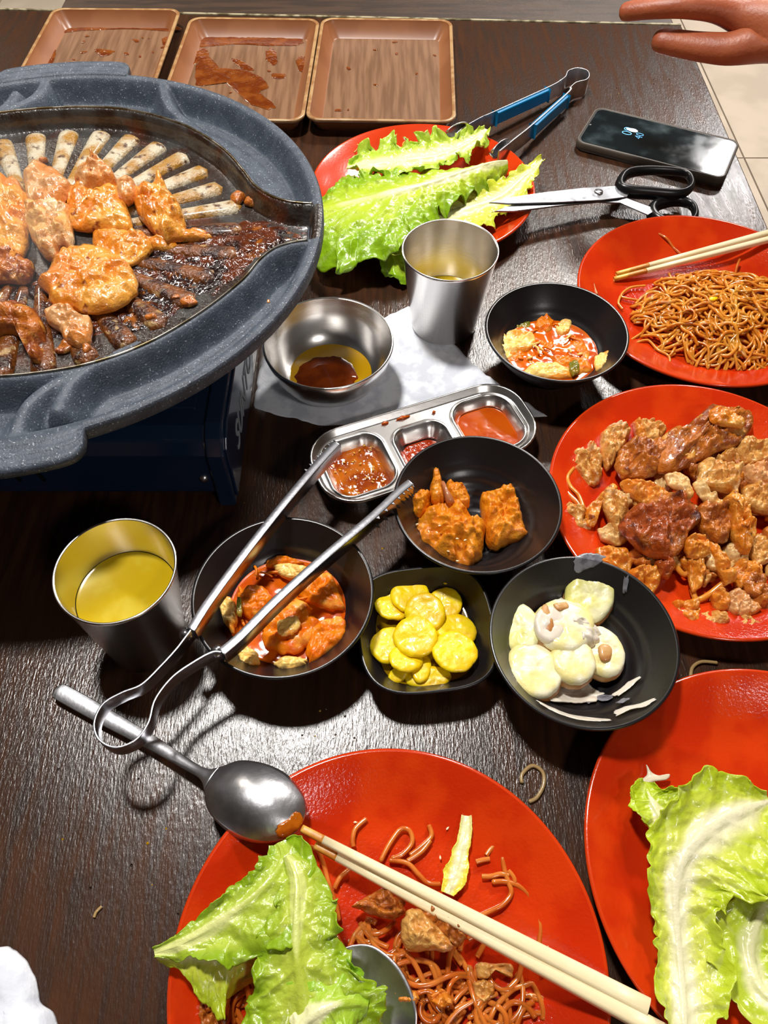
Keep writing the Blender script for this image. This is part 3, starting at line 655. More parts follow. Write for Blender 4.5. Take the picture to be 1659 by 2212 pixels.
# ------------------------------------------------------------------ copper baking trays
def baking_tray(TL, TR, BR, BL, label):
    c = (TL+TR+BR+BL)/4; ux = (TR-TL+BR-BL); ux /= np.linalg.norm(ux); uy = np.array([-ux[1], ux[0]]); w, l = .1735, .249
    t = thing('baking_tray', (c[0], c[1], 0), label, 'tray')
    def rr(w, h, r, z, n=8):
        o = []
        for sx, sy, a0 in ((1, 1, 0), (-1, 1, 90), (-1, -1, 180), (1, -1, 270)):
            for a in np.linspace(a0, a0+90, n):
                q = c+(sx*(w/2-r)+r*math.cos(math.radians(a)))*ux+(sy*(h/2-r)+r*math.sin(math.radians(a)))*uy; o.append((q[0], q[1], z))
        return o
    H = .021
    b = MB(); b.grid([rr(w-.034, l-.034, .008, .0025), rr(w-.0335, l-.0335, .008, .0026)], cv=True); n = 32; k = len(b.V); b.F.append(tuple(range(n))); b.make('tray_floor', M['bakewood'], t, smooth_=False)
    b = MB(); b.grid([rr(w-.034, l-.034, .008, .0025), rr(w-.031, l-.031, .009, .0034), rr(w-.012, l-.012, .0125, H-.004), rr(w-.009, l-.009, .0135, H-.0012), rr(w-.0085, l-.0085, .0138, H-.0005)], cv=True); b.make('tray_side', M['bake'], t)
    b = MB(); b.grid([rr(w-.0085, l-.0085, .0138, H-.0005), rr(w-.006, l-.006, .0148, H), rr(w-.0015, l-.0015, .016, H), rr(w, l, .0165, H-.001), rr(w-.0004, l-.0004, .016, H-.0032), rr(w-.004, l-.004, .0145, H-.0036)], cv=True); b.make('rolled_rim', M['rimgold'], t)
    b = MB(); b.grid([rr(w-.0045, l-.0045, .0145, H-.003), rr(w-.022, l-.022, .011, .0025), rr(w-.030, l-.030, .009, 0)], cv=True); b.F.append(tuple(range(64, 96))); b.make('tray_underside', M['bake'], t)
    return c, ux, uy
q = lambda *a: [P(x, y, .02)[:2] for x, y in a]
TL, TR = q((95, 18), (385, 20)); E1, E2 = q((355, 165), (48, 165)); d = (E1-TR)/np.linalg.norm(E1-TR)
baking_tray(TL, TR, TR+d*.249, TL+d*.249, 'oily brown baking tray at the far left, mostly behind the grill pan')
TL, TR, BR = q((400, 38), (688, 42), (668, 262)); d = (BR-TR)
baking_tray(TL, TR, BR, TL+d, 'middle brown baking tray smeared with red oil')
TL, TR, BR, BL = q((690, 40), (968, 48), (988, 258), (672, 258))
baking_tray(TL, TR, BR, BL, 'rightmost and cleanest of the three brown baking trays')
for i, pts in enumerate([[(425, 160), (430, 130), (450, 120), (470, 145), (520, 150), (560, 165), (575, 185), (560, 200), (590, 225), (585, 238), (540, 225), (500, 190), (470, 170), (440, 185), (418, 180)],
                         [(420, 80), (470, 70), (600, 72), (664, 76), (664, 96), (600, 98), (520, 96), (430, 100)], [(575, 110), (590, 105), (600, 130), (590, 140), (575, 128)], [(640, 130), (662, 120), (662, 160), (645, 150)], [(500, 128), (520, 130), (548, 150), (525, 150)], [(590, 158), (615, 160), (610, 170), (590, 168)], [(420, 105), (450, 108), (445, 128), (415, 140)]]):
    blob('oil_film', pts, .0026, .0007, M['greas'], 30+i, n=80, edge=.14, crum=.5, fr=300, label=['large diagonal smear of red oil across the middle baking tray', 'band of red oil along the far wall of the middle baking tray', 'small oil streak near the far right of the middle baking tray', 'oil patch against the right wall of the middle baking tray', 'slim oil streak above the diagonal smear on the middle baking tray', 'little oil dash right of the diagonal smear on the middle baking tray', 'oil patch in the far left corner of the middle baking tray'][i], cat='oil film', group='red oil films on the middle baking tray')
for i, pts in enumerate([[(130, 46), (250, 42), (370, 44), (372, 66), (280, 62), (180, 66), (120, 70)], [(205, 106), (245, 108), (240, 116), (222, 122), (208, 114)], [(95, 140), (105, 110), (118, 95), (120, 115), (108, 150)], [(350, 84), (362, 80), (364, 100), (352, 98)], [(285, 84), (300, 86), (296, 92)]]):
    blob('oil_film', pts, .0026, .0006, M['greas'], 40+i, n=80, edge=.14, crum=.5, fr=300, label=['wide band of red oil at the far side of the far left baking tray', 'dark oil blotch in the middle of the far left baking tray', 'long oil streak by the left wall of the far left baking tray', 'small oil spot by the right wall of the far left baking tray', 'tiny oil spot right of the centre of the far left baking tray'][i], cat='oil film', group='red oil films on the far left baking tray')
rng = random.Random(5)
for i in range(26):
    x, y = rng.choice([(rng.uniform(130, 360), rng.uniform(75, 130)), (rng.uniform(440, 650), rng.uniform(105, 240)), (rng.uniform(720, 940), rng.uniform(90, 240))])
    w = 0 if x < 380 else (1 if x < 670 else 2)
    p = P(x, y, .003); r = rng.uniform(.0012, .003); nm = ['far left', 'middle', 'cleanest'][w]
    blob('oil_drop', rpoly(p[0], p[1], r*1.6, r, rng.uniform(0, 3), i), .0026, .0008, M['greas'], i, n=14, rings=6, px=False, label='small oil drop on the %s baking tray' % nm, cat='oil drop', group='oil drops on the %s baking tray' % nm)

# ------------------------------------------------------------------ steel tongs over the kimchi bowl
def steel_tongs():
    z = .0595
    A = [(728, 955), (700, 985), (665, 1025), (600, 1103), (520, 1205), (450, 1300), (412, 1360)]
    Lp = [(400, 1376), (380, 1402), (345, 1440), (305, 1478), (262, 1496), (222, 1520), (203, 1560), (212, 1596), (248, 1614), (292, 1598), (320, 1560), (335, 1510), (372, 1462), (420, 1428), (458, 1408)]
    B = [(478, 1408), (520, 1372), (600, 1292), (700, 1202), (800, 1118), (860, 1062), (888, 1040)]
    W = lambda l: crom([P(x, y, z) for x, y in l], 14*len(l))
    c = P(270, 1560, z); t = thing('steel_tongs', (c[0], c[1], .046), 'long stainless steel tongs lying open across the kimchi bowl', 'tongs')
    strap(W(A), .0125, .0060, M['tong'], 'arm', t, True); strap(W(B)[::-1], .0125, .0060, M['tong'], 'arm', t, True)
    strap(W([A[-1]]+Lp+[B[0]]), .0128, .0013, M['tong'], 'spring_loop', t)
    for (x, y) in ((402, 1372), (470, 1408)):
        c = P(x, y, z-.006); b = MB(); b.lathe([(0, .0048), (.002, .0046), (.0038, .0028), (.0044, 0), (.0036, -.003), (0, -.0048)], c, 20); b.make('joint_dimple', M['tong'], t)
    for path, sgn in ((W(A)[:34], 1), (W(B)[::-1][:34], -1)):      # saw teeth on the inner edges near the tips
        b = MB()
        for i in range(1, 30, 4):
            p, q = path[i], path[i+3]; T = (q-p)/np.linalg.norm(q-p); N_ = np.array([-T[1], T[0], 0])*sgn
            for zz in (-.0005, -.0115):
                V = [p+[0, 0, zz], q+[0, 0, zz], (p+q)/2+N_*.0052*-1+[0, 0, zz]]; V += [v-np.array([0, 0, .0008]) for v in V]; b.add(V, [(0, 1, 2), (3, 5, 4), (0, 3, 4, 1), (1, 4, 5, 2), (2, 5, 3, 0)])
        b.make('teeth', M['tong'], t, smooth_=False)
steel_tongs()

# ------------------------------------------------------------------ tongs with blue grips
def blue_tongs():
    A = [(985, 288, .036), (1005, 272, .034), (1040, 252, .03), (1068, 240, .027), (1185, 187, .0235), (1212, 172, .0225)]
    Lp = [(1212, 172, .0225), (1222, 164, .0225), (1228, 152, .0225), (1248, 146, .0225), (1268, 151, .0225), (1273, 162, .0225), (1266, 171, .0225), (1245, 177, .0225), (1232, 188, .0225)]
    B = [(1232, 188, .0225), (1226, 200, .0225), (1150, 268, .026), (1110, 300, .030), (1078, 326, .034)]
    W = lambda l: crom([P(*a) for a in l], 12*len(l)); c = P(1240, 165, 0)
    t = thing('blue_handled_tongs', (c[0], c[1], 0), 'small steel tongs with blue grips leaning on the lettuce plate', 'tongs')
    strap(W(A), .018, .0016, M['steel2'], 'arm', t); strap(W(B), .018, .0016, M['steel2'], 'arm', t); strap(W(Lp), .0205, .0012, M['steel2'], 'spring_loop', t)
    for l in ([(1070, 239, .0272), (1128, 213, .0256), (1184, 188, .0238)], [(1225, 202, .0228), (1188, 234, .0243), (1152, 267, .0258)]):
        p = W(l); o = strap(p-np.array([0, 0, .0018]), .014, .0075, M['blue'], 'blue_grip', t); o.modifiers['bevel'].width = .003; o.modifiers['bevel'].segments = 4
    for (x, y, z, a) in ((990, 284, .031, .5), (1083, 322, .029, .8)):
        c = P(x, y, z); G = []
        for s in np.linspace(-1, 1, 15):
            w = .009*math.sqrt(max(.02, 1-s*s)); row = []
            for f in np.linspace(-1, 1, 9):
                row.append(c+np.array([math.cos(a)*s*.015, math.sin(a)*s*.015, 0])+np.array([-math.sin(a)*.004*(1-f*f), math.cos(a)*.004*(1-f*f), f*w]))
            G.append(row)
        b = MB(); b.grid(G); o = b.make('scalloped_tip', M['steel2'], t); md = o.modifiers.new('t', 'SOLIDIFY'); md.thickness = .001
blue_tongs()

# ------------------------------------------------------------------ scissors
def scissors():
    c = P(1290, 416, 0); t = thing('kitchen_scissors', (c[0], c[1], 0), 'kitchen scissors with black plastic handles resting on the lettuce plate', 'scissors')
    zf = lambda x: .030-.014*min(1, max(0, (x-1060)/300))
    def blade(pts, dz):
        top = [P(x, y, zf(x)+dz) for x, y in pts]; n = len(top); b = MB(); b.add(top+[v-np.array([0, 0, .0016]) for v in top], [tuple(range(n))[::-1], tuple(range(n, 2*n))]+[(i, (i+1) % n, (i+1) % n+n, i+n) for i in range(n)])
        bevel(b.make('blade', M['blade'], t, smooth_=False), .0005)
    blade([(1056, 437), (1100, 426), (1180, 414), (1260, 405), (1330, 401), (1365, 407), (1355, 425), (1300, 432), (1200, 437), (1100, 440)], .0034)
    blade([(1068, 456), (1110, 440), (1200, 428), (1280, 416), (1320, 415), (1370, 432), (1420, 452), (1400, 464), (1340, 438), (1290, 436), (1200, 445), (1110, 456)], .0012)
    cc = P(1293, 415, zf(1293)+.0036); b = MB(); b.lathe([(0, .0022), (.003, .0021), (.0042, .0014), (.0046, 0)], cc, 24); b.make('pivot_screw', M['steel2'], t); b = MB(); b.box(cc+np.array([0, 0, .0022]), (.006, .0008, .0006)); b.make('screw_slot', M['blackplastic'], t)
    h1 = [(1345, 410), (1343, 388), (1365, 372), (1420, 368), (1478, 374), (1494, 392), (1488, 410), (1462, 420), (1410, 418)]
    h2 = [(1408, 456), (1425, 440), (1460, 434), (1492, 442), (1502, 462), (1490, 480), (1450, 484), (1418, 474)]
    for h, z, r in ((h1, .019, .0052), (h2, .011, .0056)):
        p = crom([P(x, y, z) for x, y in h], 72, True); k = np.arange(72)/72*2*math.pi; G = []
        T = np.roll(p, -1, 0)-np.roll(p, 1, 0); T /= np.linalg.norm(T, axis=1)[:, None]; N_ = np.c_[-T[:, 1], T[:, 0], np.zeros(72)]
        for i in range(72): rr = r*(1+.25*math.cos(k[i])); G.append([p[i]+N_[i]*rr*.8*math.cos(f)+np.array([0, 0, rr*1.15*math.sin(f)]) for f in np.linspace(0, 2*math.pi, 14, endpoint=False)])
        b = MB(); b.grid(G, True, True); b.make('handle', M['blackplastic'], t)
scissors()

# ------------------------------------------------------------------ phone
def phone():
    c = np.array([.3111, .8386]); ux = np.array([.898, -.4396]); uy = np.array([.4396, .898]); w, h = .170, .0835
    t = thing('smartphone', (c[0], c[1], 0), 'smartphone in a brown case lying by the table edge, its screen faintly lit', 'phone')
    def rr(dw, r, z, n=8):
        o = []
        for sx, sy, a0 in ((1, 1, 0), (-1, 1, 90), (-1, -1, 180), (1, -1, 270)):
            for a in np.linspace(a0, a0+90, n): q = c+(sx*((w-dw)/2-r)+r*math.cos(math.radians(a)))*ux+(sy*((h-dw)/2-r)+r*math.sin(math.radians(a)))*uy; o.append((q[0], q[1], z))
        return o
    b = MB(); b.grid([rr(.006, .008, 0), rr(.001, .011, .002), rr(0, .0115, .005), rr(0, .0115, .0085), rr(.0015, .011, .0108), rr(.004, .010, .0110), rr(.0052, .0095, .0102)], cv=True); b.F.append(tuple(range(32))[::-1]); b.make('case', M['phone'], t)
    b = MB(); b.add(rr(.0052, .0095, .0103), [tuple(range(32))]); b.make('black_frame', M['blackplastic'], t, smooth_=False)
    b = MB(); b.add(rr(.0085, .0085, .0106), [tuple(range(32))]); b.make('screen', M['screen'], t, smooth_=False)
    o = P(1352, 290, .0107)
    # the clock is read with the phone upright: letters run towards the far edge
    mt = lambda du, dv: (np.array([np.r_[uy, 0], np.r_[-ux, 0], [0, 0, 1]]).T, o+np.r_[ux*du+uy*dv, 0])
    text('clock_digits', '09', .017, mt(.006, -.001), M['digit'], t, extr=.00005, bold=-.0004); text('clock_digits', '40', .013, mt(.019, -.003), M['digit'], t, extr=.00005, bold=-.0003)
    p = P(1367, 281, .0108); blob('lit_figure', rpoly(p[0], p[1], .0075, .004, -.5, 4), .0106, .0002, M['digitw'], 2, n=20, rings=5, px=False, parent=t)
    cm = c-ux*.0795; b = MB(); b.lathe([(0, .0002), (.0015, .0002), (.0018, 0)], (cm[0], cm[1], .0106), 16); b.make('camera_hole', M['blackplastic'], t)
phone()

# ------------------------------------------------------------------ spoons
def spoon(stations, label, convex, extra=None):
    """stations: (x, y, z, half width, dome) along the spoon"""
    p = np.array([P(a[0], a[1], a[2]) for a in stations]); n = 90; S = crom(p, n); W = crom([[a[3], a[4], 0] for a in stations], n)
    T = np.gradient(S, axis=0); T /= np.linalg.norm(T, axis=1)[:, None]; N_ = np.cross([0, 0, 1], T); N_ /= np.linalg.norm(N_, axis=1)[:, None]
    G = np.array([[S[i]+N_[i]*u*max(.0003, W[i, 0])+np.array([0, 0, (1 if convex else -1)*W[i, 1]*(1-u*u)]) for u in np.linspace(-1, 1, 25)] for i in range(n)])
    t = thing('spoon', (p[0][0], p[0][1], 0), label, 'spoon'); k = next(i for i, a in enumerate(W[:, 0]) if i > 30 and a > .007) if convex else 0
    for nm, g in (('handle', G[:k+1]), ('spoon_bowl', G[k:])):
        if len(g) < 2: continue
        b = MB(); b.grid(g); o = b.make(nm, M['steel2'], t); m = o.modifiers.new('t', 'SOLIDIFY'); m.thickness = .0011; m.offset = 0
    return t
s1 = spoon([(119, 1490, .006, .0006, .0002), (123, 1492, .006, .0042, .0006), (140, 1500, .006, .0056, .0008), (230, 1550, .006, .0054, .0010), (330, 1606, .0075, .0042, .001), (410, 1655, .012, .0030, .001), (440, 1672, .0155, .0034, .0012), (458, 1682, .018, .0075, .002), (485, 1697, .020, .0165, .006), (530, 1720, .022, .0212, .0105), (580, 1743, .0235, .0210, .0105), (625, 1764, .0245, .0150, .006), (645, 1774, .025, .0080, .002), (652, 1778, .025, .0006, .0)], 'overturned steel spoon bridging the table and the bottom red plate', True)
blob('sauce_smear', [(652, 1756), (640, 1752), (622, 1768), (600, 1786), (596, 1800), (614, 1812), (636, 1798), (652, 1778)], .0285, .0022, M['ssam'], 7, n=40, edge=.12, label='orange sauce smeared on the tip of the overturned spoon', cat='sauce', slope=(-.25, .15))
spoon([(722, 2060, .026, .0008, 0), (734, 2075, .026, .011, .002), (758, 2108, .026, .0195, .006), (792, 2165, .026, .0230, .009), (832, 2235, .025, .0195, .007), (860, 2290, .020, .009, .003), (870, 2320, .023, .004, .0005), (960, 2460, .036, .004, .0005), (1050, 2600, .045, .005, .0005)], 'steel spoon lying face up half under the lettuce on the bottom plate', False)

# ------------------------------------------------------------------ chopsticks
def chopstick(a, b_, r0, r1, label, grp, tip=.12):
    p = np.array(P(*a)); q = np.array(P(*b_)); r0 *= 1.12; r1 *= 1.22; T, A, B = frame(q-p); t = thing('chopstick', p-[0, 0, r0], label, 'chopstick', grp)
    def seg(s0, s1, name, m):
        G = []
        for s in np.linspace(s0, s1, 10):
            r = r0+(r1-r0)*s; G.append([p+(q-p)*s+A*r*math.copysign(abs(math.cos(f))**.6, math.cos(f))+B*r*math.copysign(abs(math.sin(f))**.6, math.sin(f)) for f in np.linspace(0, 2*math.pi, 20, endpoint=False)])
        bb = MB(); bb.grid(G, cv=True); bb.F += [tuple(range(20))[::-1], tuple(range(180, 200))]; bb.make(name, m, t)
    seg(0, tip, 'stained_tip', M['choptip']); seg(tip, 1, 'stick', M['chop'])
    return t
chopstick((652, 1790, .0275), (1398, 2176, .0305), .0020, .0038, 'upper chopstick of the pair across the bottom plate, its tip by the spoon', None, .07)
chopstick((681, 1826, .0225), (1440, 2236, .0305), .0020, .0038, 'lower chopstick of the pair across the bottom plate, running out of the frame', None, .07)
chopstick((1326, 603, .010), (1900, 456, .036), .0018, .0030, 'nearer chopstick of the pair lying across the noodle plate', None, .12)
chopstick((1331, 592, .012), (1900, 438, .036), .0018, .0030, 'farther chopstick of the pair lying across the noodle plate', None, .12)

# ------------------------------------------------------------------ hand reaching in from the right
def hand():
    Z = .16; me = bpy.data.meshes.new('hand'); pts = {}; E = []; V = []; Rd = []
    def add(x, y, r, z=Z, frm=None):
        V.append(P(x, y, z)); Rd.append(r*1.28); i = len(V)-1
        if frm is not None: E.append((frm, i))
        return i
    pc = add(1660, 55, .024); wr = add(1790, 30, .026, Z+.01, pc); add(1960, -10, .034, Z+.02, wr); 
    def chain(l, frm=pc):
        for x, y, r, z in l: frm = add(x, y, r, z, frm)
    chain([(1590, 30, .0135, .165), (1545, 18, .0105, .17), (1470, 12, .0098, .172), (1400, 18, .0088, .166), (1335, 28, .0076, .158)])
    chain([(1605, -5, .0135, .17), (1560, -28, .0108, .178), (1480, -45, .0100, .184), (1400, -38, .0090, .176), (1345, -25, .0078, .164)])
    chain([(1620, -40, .0125, .17), (1580, -75, .0102, .178), (1500, -95, .0094, .180), (1430, -80, .0084, .168)])
    chain([(1650, -70, .0115, .165), (1620, -115, .0088, .170), (1560, -135, .0080, .168), (1500, -125, .0070, .158)])
    chain([(1640, 95, .0160, .150), (1580, 108, .0125, .145), (1500, 100, .0108, .143), (1440, 90, .0098, .143), (1405, 86, .0080, .143)])
    o0 = np.array(V[wr]); me.from_pydata([tuple(np.array(v)-o0) for v in V], E, []); me.materials.append(M['skin']); o = bpy.data.objects.new('hand', me); link(o, None, o0)
    sk = o.modifiers.new('skin', 'SKIN'); sk.use_smooth_shade = True
    for i, v in enumerate(me.skin_vertices[0].data if me.skin_vertices else []): v.radius = (Rd[i], Rd[i]*.85)
    if me.skin_vertices: me.skin_vertices[0].data[wr].use_root = True
    s = o.modifiers.new('sub', 'SUBSURF'); s.levels = 2; s.render_levels = 2
    tag(o, 'bare hand of a person reaching over the far right corner of the table', 'hand')
hand()

# ------------------------------------------------------------------ chicken on the grill pan
def chk(pts, z, th, m, sd, label, name='chicken_piece', cat='chicken', **k):
    k.setdefault('sharp', .55); k.setdefault('crease', .35); return blob(name, pts, z, th, M[m], sd, label=label, cat=cat, **k)
z0 = ZF+.001
chk([(-60, 385), (0, 372), (40, 385), (62, 420), (66, 480), (50, 540), (10, 575), (-60, 580)], z0, .016, 'ch_orange', 1, 'large steaming chicken piece cut off by the left frame edge', n=80, rings=18, crum=.3)
chk([(50, 372), (66, 348), (90, 350), (120, 366), (148, 384), (152, 400), (140, 420), (125, 445), (100, 452), (70, 440), (52, 415)], z0+.006, .013, 'ch_pale', 2, 'pale pinkish chicken piece dotted with pepper on the heap', n=80, rings=16, crum=.25)
chk([(56, 440), (90, 428), (125, 432), (150, 440), (155, 480), (152, 530), (128, 520), (120, 555), (90, 545), (66, 510), (54, 470)], z0+.004, .015, 'ch_tan', 3, 'browned chicken piece with a folded edge beside the steaming one', n=80, rings=18, crum=.4)
chk([(158, 388), (172, 362), (196, 342), (204, 334), (214, 346), (240, 362), (250, 384), (225, 396), (200, 400), (175, 398)], z0+.004, .016, 'ch_pale', 4, 'small curled chicken piece at the top of the heap', n=64, rings=14, crum=.5, edge=.1)
chk([(146, 398), (175, 394), (215, 400), (250, 392), (268, 402), (275, 440), (286, 478), (270, 492), (225, 488), (180, 490), (150, 484), (140, 450), (140, 420)], z0+.002, .014, 'ch_orange', 5, 'broad golden orange chicken slice in the middle of the heap', n=90, rings=18, crum=.22, edge=.03)
chk([(250, 388), (275, 382), (292, 396), (290, 420), (272, 432), (254, 418)], z0+.007, .012, 'ch_pale', 6, 'small round chicken nub between two golden slices', n=40, rings=12, crum=.3)
chk([(284, 398), (310, 388), (345, 374), (356, 392), (372, 425), (394, 448), (399, 478), (396, 498), (360, 514), (345, 508), (325, 488), (298, 462), (284, 430)], z0+.002, .017, 'ch_orange', 7, 'knobbly golden chicken piece at the right of the heap', n=90, rings=18, crum=.42, edge=.07)
chk([(342, 505), (380, 500), (420, 494), (452, 497), (458, 508), (430, 514), (390, 515), (350, 518)], z0, .008, 'ch_orange', 8, 'narrow orange chicken strip pointing at the ridges', n=48, rings=12, crum=.35)
chk([(305, 512), (340, 515), (382, 526), (378, 534), (350, 538), (320, 530)], z0, .007, 'ch_orange', 9, 'thin flat orange chicken scrap under the narrow strip', n=44, rings=12, crum=.35)
chk([(196, 500), (240, 496), (300, 500), (325, 512), (330, 530), (312, 550), (275, 570), (235, 560), (200, 545)], z0, .011, 'ch_orange', 10, 'flat orange chicken slice behind the largest slice', n=72, rings=16, crum=.3)
chk([(112, 548), (135, 530), (180, 524), (225, 532), (262, 552), (285, 575), (300, 600), (296, 625), (275, 642), (240, 660), (200, 668), (150, 664), (108, 650), (98, 625), (74, 604), (96, 588)], z0+.003, .014, 'ch_orange', 11, 'largest flat golden chicken slice with dark specks, nearest the pan centre', n=120, rings=24, crum=.2, edge=.04)
chk([(94, 665), (120, 655), (150, 660), (172, 678), (192, 680), (197, 715), (192, 738), (165, 744), (135, 728), (125, 706), (98, 690)], z0+.001, .012, 'ch_pale', 12, 'pale tan chicken piece just below the largest slice', n=72, rings=16, crum=.35)
chk([(-60, 655), (0, 648), (40, 652), (78, 672), (95, 695), (94, 740), (80, 775), (62, 770), (58, 730), (30, 712), (-20, 712), (-60, 700)], z0, .014, 'ch_dark', 13, 'reddish brown chicken piece at the lower left pan edge', n=80, rings=18, crum=.4)
chk([(-50, 548), (0, 540), (40, 542), (70, 566), (66, 590), (48, 606), (20, 600), (-50, 600)], z0+.001, .013, 'ch_dark', 14, 'browned chicken piece under the large steaming one', n=64, rings=14, crum=.4)
for i, (x, y, w) in enumerate([(222, 266, 10), (95, 352, 8), (516, 432, 16), (540, 440, 12), (330, 690, 10), (408, 655, 13), (140, 752, 15), (190, 760, 10)]):
    p = P(x, y, z0); blob('browned_bit', rpoly(p[0], p[1], w*.0005, w*.00035, i*.7, 60+i), z0, .005, M['ch_dark'], 60+i, n=26, rings=8, px=False, crum=.5, label=['browned scrap at the far tips of the grill ridges', 'browned scrap above the pale pinkish chicken piece', 'browned scrap at the right end of the clean ridges', 'smaller browned scrap just right of the one at the ridge end', 'browned scrap in the burnt sauce below the largest slice', 'browned scrap by the near right wall of the cooking plate', 'browned scrap by the near wall left of the pale tan piece', 'browned scrap by the near wall below the pale tan piece'][i], cat='chicken', group='browned scraps stuck to the grill pan')
for i, (x, y, w) in enumerate([(548, 632, 13), (519, 645, 6), (580, 652, 4), (300, 818, 5), (395, 692, 7)]):
    p = P(x, y, PZ-.02); zz = PZ-.0208 if i < 4 else PZ; blob('sauce_spot', rpoly(p[0], p[1], w*.0004, w*.0003, i*.9, 80+i), zz, .0022, M['ch_orange' if i < 3 else 'ch_dark'], 80+i, n=24, rings=7, px=False, crum=.5, label=['largest orange food spot in the near side compartment', 'middle orange food spot in the near side compartment', 'smallest orange food spot in the near side compartment', 'tiny dark spot near the handle in the near side compartment', 'dark burnt drip on the near wall of the cooking plate'][i], cat='food spot')

# ------------------------------------------------------------------ lettuce plate
leaf('lettuce_leaf', [(1172, 350, .028), (1130, 385, .022), (1080, 425, .020), (1010, 450, .022), (940, 470, .026), (880, 490, .028), (820, 505, .026), (760, 520, .022)],
     [.003, .012, .026, .040, .046, .044, .036, .008], [.004, .014, .026, .036, .044, .044, .036, .008], 5, 'inner yellow lettuce leaf on the far plate, its white rib pointing to the phone', frill=.006, cup=.004, mid=(222, 220, 90), green=(200, 208, 50), minz=.008, white=.6)
leaf('lettuce_leaf', [(1050, 283, .028), (1010, 312, .030), (950, 335, .034), (880, 345, .038), (810, 352, .036), (750, 362, .030)],
     [.004, .016, .024, .028, .028, .006], [.004, .022, .034, .036, .034, .008], 6, 'lettuce leaf with a torn white end under the blue tongs', frill=.008, cup=.004, white=1.0, ribw=.34, green=(176, 204, 60))
leaf('lettuce_leaf', [(1095, 350, .030), (1060, 354, .033), (1000, 372, .040), (930, 395, .045), (860, 412, .048), (790, 430, .046), (725, 445, .040), (672, 455, .034)],
     [.006, .012, .018, .030, .054, .072, .080, .030], [.005, .016, .026, .040, .052, .062, .066, .036], 7, 'biggest bright green frilly lettuce leaf draped over the far plate', frill=.007, cup=-.012, white=.5, ribw=.07, nv=220, nu=90)
leaf('lettuce_leaf', [(1000, 480, .026), (940, 492, .028), (880, 510, .028), (850, 540, .024), (860, 575, .018), (882, 602, .008)],
     [.006, .016, .022, .020, .014, .004], [.006, .016, .022, .022, .014, .004], 8, 'frilly lettuce edge hanging over the plate rim beside the steel cup', frill=.007, cup=-.004, white=.0, green=(146, 194, 30), mid=(180, 210, 50))
for i, l in enumerate([[(765, 330), (775, 318), (772, 312)], [(872, 324), (870, 312), (874, 306)]]): noodle([(x, y, .022) for x, y in l], .0009, label=['brown noodle scrap on the far plate left of the leaves', 'brown noodle scrap behind the biggest lettuce leaf'][i], cat='noodle')

# ------------------------------------------------------------------ glass noodles
def noodle_pile():
    rng = random.Random(11); b = MB(); c0 = np.array([.318, .546]); n0 = 250
    for i in range(n0):
        a = rng.uniform(0, 6.28); r = rng.random()**.55*.9; x = c0[0]+.084*r*math.cos(a); y = c0[1]+.064*r*math.sin(a); th = rng.uniform(0, 6.28); k = rng.uniform(-90, 90); pts = []
        L_ = rng.uniform(.05, .10); st = .0035; off = rng.uniform(0, .55)
        for j in range(int(L_/st)):
            e = ((x-c0[0])/.088)**2+((y-c0[1])/.068)**2; h = .0078+.026*max(0, 1-e)**.8*(.45+off)
            pts.append((x, y, h+.0015*math.sin(j*.8+i))); k += rng.uniform(-60, 60); k = max(-170, min(170, k)); th += k*st
            if e > .95: th = math.atan2(c0[1]-y, c0[0]-x)+rng.uniform(-.9, .9); k = 0
            x += st*math.cos(th); y += st*math.sin(th)
        p = crom(pts, len(pts)*2); rr = rng.uniform(.0011, .0016); b.tube(p, rr, 6)
    b.make('noodle_heap', M['noodle'], label='heap of shiny amber glass noodles on the right plate', cat='noodles', kind='stuff')
noodle_pile()
NP = [([(1422, 505), (1440, 515), (1455, 535), (1474, 552)], 'noodle2'), ([(1276, 582), (1280, 600), (1284, 620), (1290, 636)], 'noodle2'), ([(1395, 617), (1360, 622), (1342, 640), (1375, 648), (1400, 652)], 'noodle'), ([(1340, 640), (1336, 655), (1345, 668)], 'noodle'),
      ([(1445, 590), (1452, 606), (1462, 625)], 'noodle'), ([(1480, 592), (1495, 605), (1490, 630)], 'noodle'), ([(1598, 560), (1592, 575), (1588, 592)], 'noodle2'), ([(1375, 740), (1400, 735), (1420, 755), (1445, 770), (1440, 790), (1400, 785), (1380, 765)], 'noodle'),
      ([(1362, 735), (1385, 720), (1410, 700), (1420, 670)], 'noodle'), ([(1430, 600), (1424, 620), (1445, 640), (1470, 640)], 'noodle'), ([(1370, 690), (1395, 700), (1420, 715)], 'noodle')]
NL = ['straight noodle strand on the far slope of the noodle plate', 'short noodle strand on the left rim of the noodle plate', 'bent noodle strand just under the chopstick tips', 'short noodle end next to the bent strand', 'short noodle dropping below the chopsticks', 'hooked noodle at the far side of the heap', 'dark noodle end rising at the far right of the heap', 'looped noodle strand nearest the kimchi bowl', 'long noodle reaching from the heap to the near left rim', 'wavy noodle strand left of the heap', 'short slanted noodle at the left tip of the heap']
for (l, m), lb in zip(NP, NL): noodle([(x, y, .009 if 1330 < x < 1500 and y > 520 else .0145) for x, y in l], .0012, m=m, label=lb, cat='noodle')
p = P(1540, 648, .03); blob('egg_bit', rpoly(p[0], p[1], .004, .003, .2, 5, 4), .031, .002, M['rad'], 5, n=20, rings=6, px=False, label='tiny yellow bit on top of the noodle heap', cat='food bit')

# ------------------------------------------------------------------ cut chicken on the red plate
zp = .0062
mp = PLT['meat']; mr = random.Random(21)
